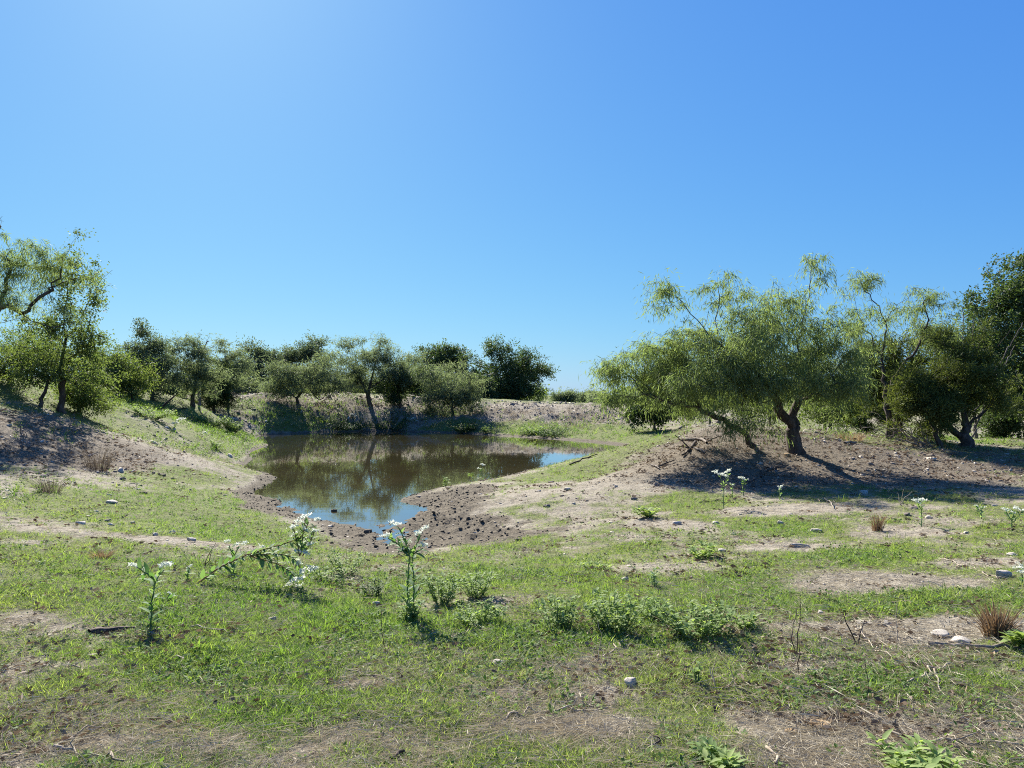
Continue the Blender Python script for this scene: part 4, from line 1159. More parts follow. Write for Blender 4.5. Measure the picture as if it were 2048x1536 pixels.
# ------------------------------------------------------------------ stones
STONES = [  # px, py, width px, height/width, material, label
    (223, 1006, 24, .35, 'stone', 'flat white stone lying on the bright lawn left of the pond'),
    (220, 990, 12, .3, 'stone', 'small thin pale stone just above the flat white stone'),
    (277, 979, 9, .5, 'stone', 'tiny white stone beside the dark dung pat on the lawn'),
    (8, 998, 16, .35, 'stone', 'flat pale stone at the left edge below the shaded bank'),
    (163, 1047, 24, .3, 'stone', 'long flat pale stone at the left end of the stony streak'),
    (177, 1034, 13, .4, 'stone', 'small pale stone just above the long flat one'),
    (192, 1023, 11, .4, 'stone', 'small pale stone topmost of the left stony streak'),
    (222, 1050, 13, .45, 'stone', 'white stone leaning on the grey one in the stony streak'),
    (215, 1043, 15, .5, 'stone_dark', 'grey brown stone in the stony streak left of the pond'),
    (266, 1047, 10, .7, 'stone', 'small upright white stone on the lawn right of the grey one'),
    (305, 1041, 11, .5, 'stone', 'lone pale stone on the lawn above the stony streak'),
    (289, 1063, 11, .5, 'stone_dark', 'small dull stone in the middle of the stony streak'),
    (311, 1071, 14, .6, 'stone', 'rounded pale stone in the lower part of the stony streak'),
    (344, 1066, 16, .45, 'stone', 'flat pale stone near the right end of the stony streak'),
    (382, 1081, 17, .6, 'stone', 'largest pale stone at the right end of the stony streak'),
    (545, 1239, 17, .45, 'stone', 'flat pale stone in the grass below the fallen white flowers'),
    (753, 1212, 16, 1.3, 'stone', 'tilted pale slab standing in the grass beside the tall white flowers'),
    (12, 1333, 11, .5, 'stone', 'small pale stone at the left edge of the near grass'),
    (1133, 980, 16, .5, 'stone', 'pale angular stone on the bare slope right of the pond'),
    (1249, 1163, 19, .7, 'stone', 'pale pointed stone standing above the leafy weeds'),
    (1354, 1049, 24, .45, 'stone', 'white wedge stone on the bare patch below the mound'),
    (1430, 1047, 15, .5, 'stone', 'small white stone on the grass right of the wedge stone'),
    (1467, 1069, 12, .7, 'stone', 'round cream stone on the grass, lowest of the trio below the mound'),
    (1000, 1331, 30, .5, 'stone', 'pale lumpy stone half buried in the middle of the near grass'),
    (1263, 1372, 34, .75, 'stone', 'large cream boulder in the near grass'),
    (1312, 971, 15, .5, 'stone_dark', 'brown stone on the slope below the dead branch pile'),
    (1093, 1014, 14, .6, 'stone_dark', 'dark clod like stone low on the bare slope'),
    (1076, 983, 11, .4, 'stone', 'small pale stone left of the angular stone'),
    (1102, 965, 13, .35, 'stone_dark', 'flat dull stone highest on the bare slope by the water'),
    (1232, 974, 9, .7, 'stone', 'tiny white stone alone on the upper bare slope'),
    (1269, 999, 13, .6, 'stone_dark', 'dark stone between the upper slope and the green patch'),
    (1148, 1008, 8, .6, 'stone', 'tiny pale stone in the middle of the bare slope'),
    (1446, 1104, 18, .6, 'stone', 'pinkish pale stone beside the low pale weed'),
    (1086, 1084, 9, .5, 'stone', 'tiny white stone by the dark mud below the spit'),
    (910, 1408, 24, .35, 'stone', 'flat pale stone left of the white pebble in the near soil'),
    (948, 1419, 16, .5, 'stone', 'bright white pebble like stone in the near soil'),
    (1727, 987, 17, .6, 'stone', 'bluish grey stone in the tree shadow'),
    (1831, 1018, 20, .45, 'stone_dark', 'dark stone at the foot of the slim white flower on the right'),
    (1813, 1030, 15, .5, 'stone_dark', 'dark stone lower left of the slim white flower on the right'),
    (1856, 1037, 17, .5, 'stone', 'pale stone right of the slim white flower stem'),
    (1561, 1049, 12, 1.1, 'stone', 'upright bluish stone in the grass below the tree shadow'),
    (1634, 1064, 21, .5, 'stone', 'pale block with a brown top below the tree shadow'),
    (1596, 1095, 44, .3, 'stone', 'broad flat white rock on the right slope'),
    (2003, 1154, 34, .65, 'stone', 'big pale boulder with a dark face near the right edge'),
    (2024, 1112, 24, .4, 'stone', 'flat pale stone above the big boulder near the right edge'),
    (1989, 1012, 11, .5, 'stone', 'small round pale stone far up by the right edge'),
    (1933, 1066, 13, .4, 'stone', 'small cream stone between the two right white flowers'),
    (1990, 1067, 10, .5, 'stone', 'small white stone under the right edge flowers'),
    (1640, 1229, 15, .9, 'stone', 'upright pinkish stone beside the tall thin stalks'),
    (1880, 1270, 34, .35, 'stone', 'left white rock of the pale outcrop by the brown grass clump'),
    (1922, 1284, 56, .3, 'stone', 'broad right white rock of the pale outcrop by the brown grass clump'),
    (1728, 1247, 32, .22, 'stone', 'flat pale ledge of rock left of the pale outcrop'),
    (1777, 1247, 24, .25, 'stone', 'flat pale rock between the ledge and the outcrop'),
    (1640, 1452, 44, .3, 'stone_tan', 'larger orange tan sandstone in the near straw'),
    (1579, 1464, 30, .35, 'stone_tan', 'smaller orange tan sandstone in the near straw'),
    (1432, 1397, 16, .5, 'stone_tan', 'small tan stone left of the orange sandstones'),
    (1575, 912, 16, .6, 'stone_tan', 'rusty brown stone at the foot of the thick mesquite trunk'),
    (1520, 928, 14, .5, 'stone', 'pale grey stone on the mound left of the thick trunk'),
    (286, 988, 18, .45, 'clod', 'dark dung pat on the bright lawn left of the pond'),
    (324, 951, 13, .5, 'clod', 'dark dung pat at the lawn corner by the bare soil'),
    (735, 1066, 20, .6, 'clod', 'largest wet mud lump at the tip of the pond'),
    (720, 1072, 13, .6, 'clod', 'smaller wet mud lump at the tip of the pond'),
    (668, 1035, 11, .8, 'clod', 'dark lump standing in the shallow water'),
    (1036, 1084, 16, .8, 'clod', 'dark upturned clod on the grass below the muddy spit')]
for k_, (px, py, w_, hr, mt, lb) in enumerate(STONES):
    c = ground_at(px, py)
    R = max(w_ * c[1] / F * 0.55, 0.012)
    o = obj('stone' if mt != 'clod' else ('dung_pat' if 'dung' in lb else 'mud_lump'), rock_mesh(300 + k_, 3, (1, .75, min(hr * 1.5, 1.25)), .3, M[mt], 7 if mt != 'clod' else 3),
            None, (c[0], c[1], max(c[2], WATER_Z - .01) + R * min(hr, 1) * .3))
    o.scale = (R, R, R)
    o.rotation_euler = (rg.normal(0, .12), rg.normal(0, .12), rg.uniform(-.6, .6))
    tag(o, lb, 'dung' if 'dung' in lb else ('mud lump' if mt == 'clod' else 'stone'))

# ------------------------------------------------------------------ sticks, stems and logs
def stick(name, label, cat, pix, r0, r1, mat, lift=0.01, seed=0, sides=6, branches=0, heights=None, jit=.012):
    """crooked stick through the given picture points, lying on the ground (heights: metres above it)"""
    r = np.random.default_rng(500 + seed)
    P = np.array([ground_at(*q) for q in pix])
    base = P[0].copy()
    if heights is None:
        P[:, 2] += lift
    path = smooth_path(P, max(.05, .012 * base[1]), jit, r)
    if heights is None:
        path[:, 2] = np.maximum(path[:, 2], height(path[:, 0], path[:, 1]) + r0 * .4) + lift * r.uniform(0, 1, len(path)).cumsum() / len(path)
    parts = [tube(path - base, np.linspace(r0, r1, len(path)), sides, .12, r)]
    root = thing(name, base, label, cat)
    obj('stem', make_mesh('stem', *parts[0], M[mat], True), root)
    for k in range(branches):
        i = int(len(path) * r.uniform(.25, .85)); L = np.linalg.norm(path[-1] - path[0]) * r.uniform(.15, .35)
        d = unit(unit(path[-1] - path[0]) + r.normal(size=3) * .7); d[2] = abs(d[2]) * .6
        q = smooth_path(np.array([path[i], path[i] + d * L * .5 + [0, 0, .01], path[i] + d * L]), .05, jit * .6, r)
        obj('side_twig', make_mesh('side_twig', *tube(q - base, np.linspace(max(r0 * .5, .002), r1 * .5, len(q)), 4, 0, r), M[mat], True), root)
    return root


def stalk(name, label, cat, base_px, tops, r0, mat, seed=0, side_leaves=None):
    """upright dry stalk(s) from one foot; tops are picture points at the foot's distance"""
    r = np.random.default_rng(600 + seed)
    b = ground_at(*base_px)
    root = thing(name, b, label, cat)
    for t in tops:
        p = at(t[0], t[1], b[1] + r.uniform(-.1, .1)) - b
        q = smooth_path(np.array([[0, 0, -.02], p * .5 + [r.normal(0, .02), r.normal(0, .02), 0], p]), .06, .004, r)
        obj('stem', make_mesh('stem', *tube(q, np.linspace(r0, r0 * .5, len(q)), 4, 0, r), M[mat], True), root)
    return root


STICKS = [
    ('weathered_stick', 'long grey weathered stick below the pale rocks at the right edge', [(1858, 1290), (1950, 1297), (2046, 1304)], .016, .01, 'dead_wood', 0),
    ('bark_strip', 'dark curled strip of bark in the grass below the two headed white flower', [(178, 1270), (200, 1269), (232, 1264), (270, 1262)], .03, .012, 'dark_wood', 0),
    ('dry_stick', 'hooked pale stem in the near grass at lower left', [(150, 1400), (120, 1398), (97, 1395), (93, 1388), (102, 1386)], .005, .003, 'stem', 0),
    ('dry_stick', 'bent pale stem in the grass left of the bright tuft', [(138, 1326), (140, 1336), (173, 1350), (213, 1358)], .005, .003, 'stem', 1),
    ('dry_stick', 'straight pale stem in the grass below the fallen flower stem', [(383, 1257), (433, 1265), (460, 1271)], .006, .004, 'stem', 1),
    ('dry_stick', 'long pale stem crossing the bottom left corner, running down to the right', [(108, 1497), (173, 1513), (247, 1531)], .007, .004, 'stem', 2),
    ('dry_stick', 'thin dark stem in the bottom left corner, running up to the right', [(105, 1500), (160, 1478), (210, 1453)], .004, .003, 'stem', 0),
    ('dry_stick', 'thin green grey stem in the middle of the left grass', [(347, 1318), (375, 1342), (407, 1370)], .004, .003, 'stem', 0),
    ('dry_stick', 'thin pale stem left of the tilted slab', [(537, 1295), (560, 1303), (583, 1313)], .004, .003, 'stem', 0),
    ('dry_stick', 'lower forked pale stem below the leafy weeds', [(858, 1282), (913, 1278), (943, 1263)], .005, .003, 'stem', 1),
    ('dry_stick', 'upper arched pale stem below the leafy weeds', [(896, 1273), (923, 1260), (958, 1256)], .005, .003, 'stem', 0),
    ('dry_stick', 'pale stem rising to the right above the pale lumpy stone', [(1206, 1318), (1226, 1303), (1269, 1277)], .005, .003, 'stem', 1),
    ('dry_stick', 'pale stem in the grass left of the pale lumpy stone', [(683, 1338), (723, 1350), (760, 1357)], .005, .003, 'stem', 0),
    ('dry_stick', 'long curved grey stem across the bare soil below the cream boulder', [(1003, 1450), (1043, 1430), (1116, 1427), (1216, 1423)], .006, .004, 'stem', 2),
    ('dark_stick', 'short dark stick at the bottom edge left of the middle', [(773, 1533), (790, 1521), (806, 1510)], .014, .01, 'dark_wood', 0),
    ('dry_stick', 'dark grey stem in the soil right of the bottom middle', [(1250, 1520), (1300, 1500), (1330, 1487)], .008, .005, 'dark_wood', 1),
    ('dry_stick', 'long pale stem rising to the right in the right grass', [(1766, 1383), (1832, 1363), (1899, 1333)], .007, .005, 'stem', 1),
    ('dry_stick', 'short pale stem crossing down from the long rising stem', [(1869, 1343), (1876, 1365), (1882, 1391)], .006, .004, 'stem', 0),
    ('dry_stick', 'thin pale stem under the long rising stem', [(1726, 1390), (1766, 1391), (1802, 1381)], .004, .003, 'stem', 0),
    ('dry_stick', 'level pale stem behind the long rising stem', [(1699, 1346), (1782, 1356), (1875, 1361)], .006, .004, 'stem', 1),
    ('dry_stick', 'short pale stem right of the tall thin stalks', [(1632, 1316), (1655, 1330), (1679, 1345)], .005, .003, 'stem', 0),
    ('dry_stick', 'pale stem pointing down right above the orange sandstones', [(1669, 1411), (1712, 1430), (1752, 1446)], .006, .003, 'stem', 2),
    ('dry_stick', 'very long pale stem reaching the right edge near the bottom', [(1782, 1470), (1865, 1486), (1965, 1491), (2046, 1498)], .008, .005, 'stem', 2),
    ('dry_stick', 'stout pale stem end at the bottom edge right of the middle', [(1536, 1493), (1547, 1516), (1552, 1535)], .009, .007, 'stem', 0),
    ('dry_stick', 'pale forked stem near the right edge above the bottom corner', [(1945, 1398), (1992, 1416), (2035, 1430)], .006, .004, 'stem', 2),
    ('dry_stick', 'pale stem sloping down right of the dark arched stem', [(1712, 1255), (1739, 1293), (1785, 1321)], .007, .004, 'stem', 1),
    ('dry_stick', 'curved pale stem at the foot of the dark arched stem', [(1642, 1280), (1686, 1296), (1729, 1296)], .006, .004, 'stem', 1),
    ('dry_stick', 'pale stem lying across the bare streak on the right', [(1880, 1120), (1940, 1138), (1995, 1160)], .006, .004, 'stem', 0),
    ('dry_stick', 'pale twig sticking out of the tree shadow', [(1649, 1000), (1660, 1006), (1666, 1019)], .012, .006, 'stem', 1),
    ('fallen_branch', 'curved dark fallen branch in front of the thick trunk', [(1522, 957), (1524, 949), (1549, 942), (1576, 935)], .03, .015, 'dark_wood', 2),
    ('fallen_branch', 'low dark fallen branch left of the curved one', [(1488, 968), (1503, 965), (1515, 961)], .025, .012, 'dark_wood', 1),
    ('fallen_branch', 'thin dark branch on the green patch below the mound', [(1400, 1007), (1420, 1004), (1446, 1002)], .02, .01, 'dark_wood', 1),
    ('fallen_branch', 'pale short log lying on the mound right of the thick trunk', [(1689, 888), (1700, 887), (1713, 888)], .05, .04, 'dead_wood', 0),
    ('fallen_branch', 'topmost weathered limb of the dead branch pile', [(1366, 880), (1383, 882), (1402, 881), (1413, 888)], .07, .04, 'dead_wood', 2),
    ('fallen_branch', 'long dark limb running down out of the dead branch pile', [(1390, 886), (1378, 902), (1364, 914)], .06, .03, 'dark_wood', 2),
    ('fallen_branch', 'short grey limb at the right of the dead branch pile', [(1391, 899), (1402, 904), (1412, 908)], .045, .025, 'dead_wood', 1),
    ('fallen_branch', 'thin dark branch on the slope left below the dead branch pile', [(1315, 936), (1332, 930), (1349, 924)], .035, .015, 'dark_wood', 1),
    ('fallen_branch', 'pale broken stick left below the dead branch pile', [(1302, 932), (1310, 935), (1318, 940)], .03, .02, 'dead_wood', 0),
    ('fallen_branch', 'pale log half hidden at the back left of the mound', [(1358, 858), (1366, 853), (1378, 850)], .07, .05, 'dead_wood', 1),
    ('fallen_branch', 'long dead branch lying on the green left bank', [(333, 829), (356, 830), (381, 837), (396, 846)], .05, .02, 'dead_wood', 2),
    ('fallen_branch', 'dark log behind the long dead branch on the left bank', [(337, 823), (355, 820), (372, 818)], .07, .05, 'dark_wood', 0),
    ('driftwood', 'small dark twig floating in the shallow tip of the pond', [(680, 1037), (694, 1038), (707, 1037)], .02, .012, 'dark_wood', 1),
    ('fallen_branch', 'dark branch on the water edge right of the pond', [(1140, 931), (1165, 921), (1195, 911)], .04, .02, 'dark_wood', 1)]
for k_, (nm, lb, pix, r0, r1, mt, br) in enumerate(STICKS):
    r0, r1 = (r0 * .72, r1 * .72) if nm == 'fallen_branch' else (r0, r1)
    stick(nm, lb, {'dry_stick': 'stem', 'bark_strip': 'bark', 'driftwood': 'twig'}.get(nm, 'branch' if 'branch' in nm else 'stick'), pix, r0, r1, mt, seed=k_, branches=br,
          lift=.012 if pix[0][1] > 1000 else .03)

# stump stub, leaning dead trunk, dead brush tangle
stalk('dead_leaning_trunk', 'dead trunk leaning over the logs on the far left bank', 'dead trunk', (317, 820), [(351, 790)], .07, 'dark_wood', 1)
stalk('tall_dry_stalks', 'pair of tall thin bare stalks in the right foreground', 'stalk', (1591, 1310), [(1600, 1195), (1594, 1215)], .004, 'dark_wood', 2)
stalk('tall_dry_stalk', 'single bare stalk below the pair of tall stalks', 'stalk', (1596, 1345), [(1598, 1275)], .004, 'dark_wood', 3)
stalk('arched_dark_stalk', 'dark leaning weed stem beside the pale outcrop', 'stalk', (1712, 1291), [(1688, 1232), (1730, 1240)], .006, 'dark_wood', 4)
stalk('upright_dry_twig', 'upright white twig with side twigs in the right grass', 'twig', (1434, 1378), [(1434, 1311), (1420, 1335), (1446, 1330)], .004, 'stem', 5)
stalk('dry_stalk', 'thin dry upright stem in the grass left of the cream boulder', 'stalk', (1190, 1330), [(1195, 1240)], .003, 'stem', 6)
stalk('dry_stalk', 'thin dry upright stem beside the tilted slab', 'stalk', (770, 1300), [(762, 1205)], .003, 'dark_wood', 7)
stalk('dry_stalk', 'bare dark stem beside the red stemmed fallen flower', 'stalk', (405, 1140), [(425, 1100), (432, 1085)], .005, 'dark_wood', 8)
stalk('dry_stalk', 'thin dry upright stem on the bare streak at right', 'stalk', (1800, 1290), [(1795, 1205)], .003, 'stem', 9)
stalk('dry_stalk', 'thin dark stem standing at the right foreground bottom', 'stalk', (1735, 1400), [(1730, 1320)], .003, 'dark_wood', 10)
stalk('dry_stalk', 'bare thin twigs standing in front of the tree shadow', 'stalk', (1800, 1010), [(1795, 985), (1808, 978), (1825, 982)], .006, 'stem', 11)


def tangle(name, label, cat, foot, tips, mat, seed, r0=.02):
    r = np.random.default_rng(700 + seed)
    b = ground_at(*foot)
    root = thing(name, b, label, cat)
    for t in tips:
        p = at(t[0], t[1], b[1] + r.uniform(-.5, .5)) - b
        q = smooth_path(np.array([[r.normal(0, .15), r.normal(0, .1), -.03], p * .5 + [0, 0, .12] + r.normal(0, .08, 3), p]), .12, .03, r)
        q[:, 2] = np.maximum(q[:, 2], height_raw(q[:, 0] + b[0], q[:, 1] + b[1]) - b[2] - .04)
        o = obj('branch', make_mesh('branch', *tube(q, np.linspace(r0, r0 * .35, len(q)), 5, 0, r), M[mat], True), root)
        for _ in range(3):
            i = r.integers(1, len(q)); e = q[i] + unit(r.normal(size=3) * [1, 1, .5] + unit(p)) * r.uniform(.15, .4)
            obj('twig', make_mesh('twig', *tube(smooth_path(np.array([q[i], .5 * (q[i] + e) + r.normal(0, .03, 3), e]), .1, 0, r), r0 * .3, 3, 0, r), M[mat], True), o)
    return root


tangle('dead_branch_tangle', 'tangle of pale dead branches under the junipers', 'dead branches', (1850, 893),
       [(1745, 838), (1755, 850), (1740, 862), (1760, 872), (1800, 840), (1790, 858), (1775, 845), (1838, 905), (1835, 860), (1720, 850), (1815, 830), (1765, 880)], 'dead_wood', 1)
tangle('dead_upper_branches', 'bare dead branches fanning out of the olive juniper at right', 'dead branches', (1940, 885),
       [(2045, 645), (2030, 690), (1945, 635), (1925, 620)], 'bark_grey', 2, .035)
tangle('branch_heap', 'heap of thin dead twigs on the left bank below the sapling', 'dead branches', (60, 900),
       [(20, 880), (0, 905), (45, 865), (60, 840), (100, 905), (30, 860)], 'dead_wood', 3, .014)


# ------------------------------------------------------------------ flowering and leafy plants
def blade_leaf(L, W, fold=.25, curl=.2):
    """one broad leaf: midrib folded, six faces"""
    t = [0, .3, .62, 1.0]; w = [.12, 1.0, .8, 0.04]
    v, f = [], []
    for a, b in zip(t, w):
        zc = -curl * L * a * a
        v += [(a * L, -W / 2 * b, zc + fold * W / 2 * b), (a * L, 0, zc), (a * L, W / 2 * b, zc + fold * W / 2 * b)]
    for k in range(3):
        o = 3 * k
        f += [(o, o + 1, o + 4, o + 3), (o + 1, o + 2, o + 5, o + 4)]
    return np.array(v), np.array(f)


def leaf_mesh(L, W, mat, tone=.5, fold=.25, curl=.2):
    v, f = blade_leaf(L, W, fold, curl)
    return make_mesh('leaf', v, f, mat, False, {'tone': ('FLOAT', np.full(len(v), tone))})


SNOW_LEAVES = [leaf_mesh(.095, .036, M['snow_leaf'], t) for t in (.0, .25, .6)]


def head_mesh(seed, R):
    """flat cluster of white edged bracts"""
    r = np.random.default_rng(800 + seed)
    n = 110
    a = r.uniform(0, 6.28, n); q = np.sqrt(r.random(n))
    sub = np.stack([r.uniform(-.75, .75, 9), r.uniform(-.75, .75, 9), r.uniform(-.1, .25, 9)], 1)[r.integers(0, 9, n)]
    c = (sub + r.normal(size=(n, 3)) * [.16, .16, .07]) * R
    d = np.stack([np.cos(a) * q, np.sin(a) * q, r.uniform(.25, 1.0, n)], 1) + r.normal(size=(n, 3)) * .25
    v, f = leaf_faces(c, d, R * r.uniform(.2, .42, n), R * r.uniform(.13, .24, n), r)
    return make_mesh('flower_head', v, f, M['bract'], False, {'tone': ('FLOAT', np.repeat(r.random(n), 4))})


HEADS = [head_mesh(k, 1.0) for k in range(4)]


def put(name, me, parent, loc, d=None, roll=0.0, s=1.0):
    from mathutils import Vector
    o = obj(name, me, parent, loc)
    if d is not None:
        qt = Vector([float(t) for t in d]).to_track_quat('X', 'Z')
        o.rotation_mode = 'QUATERNION'; o.rotation_quaternion = qt
    o.scale = (s, s, s)
    return o


def snow_plant(label, foot, stems, heads, seed, leaf_gap=.028, stem_mat='green_stem', small=False, depth=0.0, bare=0.0):
    """tall spurge: stems are picture polylines, heads (px, py, radius px)"""
    r = np.random.default_rng(900 + seed)
    b = ground_at(*foot); Y = b[1]
    root = thing('white_flowering_spurge', b, label, 'plant')
    s = Y / F
    sc = max(.6, min(1.6, Y / 7))
    for n_, st in enumerate(stems):
        P = np.array([at(px, py, Y + depth * n_ + r.normal(0, .03)) for px, py in st]) - b
        if n_ == 0: P[0] = (0, 0, -.02)
        q = smooth_path(P, .03 * sc, .003, r)
        rr = np.linspace(.008 if n_ == 0 else .006, .004, len(q)) * (.7 + .3 * sc)
        so = obj('stem', make_mesh('stem', *tube(q, rr, 5, 0, r), M[stem_mat], True), root)
        if small:
            k = 14
            i = r.integers(1, len(q), k); a = r.uniform(0, 6.28, k)
            v, f = leaf_faces(q[i], np.stack([np.cos(a), np.sin(a), np.full(k, .7)], 1), .06 * sc * .7, .024 * sc * .7, r)
            obj('leaves', make_mesh('leaves', v, f, M['snow_leaf'], False, {'tone': ('FLOAT', np.repeat(r.random(k), 4))}), root)
            continue
        ln = np.linalg.norm(np.diff(q, axis=0), axis=1).sum()
        m = int(min(75, max(6, ln / (leaf_gap * .65))))
        for j in range(m):
            t = bare + (1 - bare) * (j + .5) / m
            i = min(len(q) - 2, int(t * (len(q) - 1)))
            tan = unit(q[i + 1] - q[i]); a = j * 2.4 + r.normal(0, .3)
            e1 = unit(np.cross(tan, [.2, .9, .3])); e2 = np.cross(tan, e1)
            d = tan * .75 + (e1 * math.cos(a) + e2 * math.sin(a)) * .8
            put('leaf', SNOW_LEAVES[r.integers(3)], so, q[i], d, s=(1.15 - .45 * t) * r.uniform(.8, 1.2))
    for k, (hx, hy, hr) in enumerate(heads):
        p = at(hx, hy, Y + r.normal(0, .04)) - b
        o = put('flower_head', HEADS[r.integers(4)], root, p, None, s=hr * s * .88)
        o.rotation_euler = (r.normal(0, .25), r.normal(0, .25), r.uniform(0, 6.28))
    return root


snow_plant('white flower with two flat heads on a forked leafy stem, in the left grass', (300, 1256),
           [[(300, 1256), (305, 1200), (310, 1165), (328, 1140)], [(311, 1165), (295, 1148), (275, 1134)]], [(270, 1131, 17), (334, 1131, 21)], 1, .022)
snow_plant('fallen white flowering plant with long arched leafy stems and reddish base', (390, 1166),
           [[(390, 1166), (440, 1135), (500, 1108), (560, 1090), (600, 1075), (618, 1045)], [(500, 1110), (550, 1108), (585, 1116), (600, 1135)], [(500, 1112), (545, 1125), (580, 1142), (592, 1160)],
            [(600, 1110), (605, 1075), (610, 1040)], [(605, 1112), (622, 1080), (630, 1050)], [(600, 1112), (594, 1085), (588, 1060)]],
           [(612, 1034, 15), (630, 1040, 14), (600, 1044, 14), (584, 1056, 14), (592, 1068, 13), (612, 1058, 13), (632, 1062, 11), (616, 1090, 17), (605, 1106, 17), (594, 1124, 16), (612, 1142, 18),
            (600, 1160, 18), (625, 1136, 13), (578, 1168, 12), (598, 1172, 13), (522, 1092, 9)], 2, .02, 'red_stem', bare=.08)
snow_plant('tall leafy white flower standing against the pond tip', (812, 1242),
           [[(812, 1242), (815, 1170), (818, 1110), (810, 1080), (797, 1055)], [(826, 1240), (828, 1165), (826, 1110), (842, 1070)], [(816, 1112), (795, 1088), (776, 1076)], [(826, 1108), (846, 1096)], [(818, 1108), (808, 1092)]],
           [(790, 1049, 15), (848, 1058, 16), (838, 1068, 12), (772, 1073, 13), (812, 1084, 14), (850, 1091, 13), (804, 1097, 11)], 3, .03)
snow_plant('two low white flower heads left above the fallen flowering plant', (468, 1150), [[(468, 1150), (468, 1115), (478, 1092)], [(468, 1118), (458, 1090)]],
           [(454, 1083, 10), (476, 1089, 10), (489, 1086, 11)], 4, .04)
snow_plant('small pale sprig right of the two headed white flower', (377, 1162), [[(377, 1162), (376, 1148), (379, 1136)]], [(379, 1133, 8)], 5, .03)
snow_plant('tiny pale sprig right below the two headed white flower', (338, 1206), [[(338, 1206), (337, 1195), (339, 1188)]], [(339, 1187, 7)], 6, .03)
snow_plant('lone white flower at the water edge of the spit', (962, 958), [[(962, 958), (964, 945), (965, 932)], [(963, 948), (959, 938)]], [(966, 930, 7), (958, 937, 5)], 7, small=True)
snow_plant('white flower group leader with four heads on the slope below the mound', (1447, 1018), [[(1447, 1018), (1447, 980), (1440, 950)], [(1447, 975), (1456, 950)]],
           [(1432, 944, 9), (1439, 949, 9), (1455, 944, 10), (1451, 951, 9)], 8, small=True)
snow_plant('white flower just right of the four headed one', (1488, 992), [[(1488, 992), (1485, 972), (1481, 958)], [(1486, 972), (1490, 962)]], [(1480, 956, 8), (1490, 958, 8)], 9, small=True)
snow_plant('short pale sprig between the two slope flowers', (1466, 998), [[(1466, 998), (1465, 982), (1464, 971)]], [(1464, 969, 6)], 10, small=True)
snow_plant('short white flower at the left end of the tree shadow', (1560, 1000), [[(1560, 1000), (1559, 985), (1560, 977)]], [(1560, 975, 8)], 11, small=True)
snow_plant('slim white flower with twin heads standing before the shadow at right', (1843, 1054), [[(1843, 1054), (1843, 1025), (1844, 1005)], [(1843, 1020), (1835, 1006)]], [(1831, 1003, 10), (1847, 1001, 12)], 12, small=True)
snow_plant('cluster of white flowers at the right edge', (2025, 1062), [[(2025, 1062), (2024, 1040), (2030, 1020)], [(2025, 1045), (2012, 1024)], [(2025, 1045), (2044, 1024)]], [(2011, 1020, 9), (2031, 1017, 10), (2045, 1021, 9), (2028, 1026, 8)], 13, small=True)
snow_plant('sparse white flowers left of the right edge cluster', (1962, 1038), [[(1962, 1038), (1963, 1018)], [(1962, 1030), (1955, 1015)]], [(1954, 1013, 7), (1965, 1016, 8)], 14, small=True)
snow_plant('white flower heads cut by the right edge above the boulder', (2044, 1170), [[(2044, 1170), (2044, 1145)]], [(2040, 1133, 13), (2046, 1144, 13)], 15, .04)
snow_plant('white flowers in the green slope of the left bank', (348, 858), [[(348, 858), (350, 846)], [(348, 858), (358, 840)]], [(346, 848, 6), (358, 840, 9), (352, 846, 7), (364, 838, 8)], 16, small=True)
snow_plant('single small white flower lower on the left bank', (410, 876), [[(410, 876), (410, 867)]], [(410, 866, 6)], 17, small=True)
snow_plant('white flowers highest on the far left bank', (468, 846), [[(468, 846), (468, 838)]], [(464, 837, 6), (472, 838, 5)], 18, small=True)
snow_plant('white flower in the dark shore weeds left of the middle', (706, 842), [[(706, 842), (706, 831)]], [(705, 829, 5), (710, 832, 4)], 19, small=True)
snow_plant('white flowers in the dark shore weeds under the bushy mesquite', (823, 850), [[(823, 850), (823, 840)]], [(817, 838, 5), (827, 837, 6), (834, 842, 4)], 20, small=True)


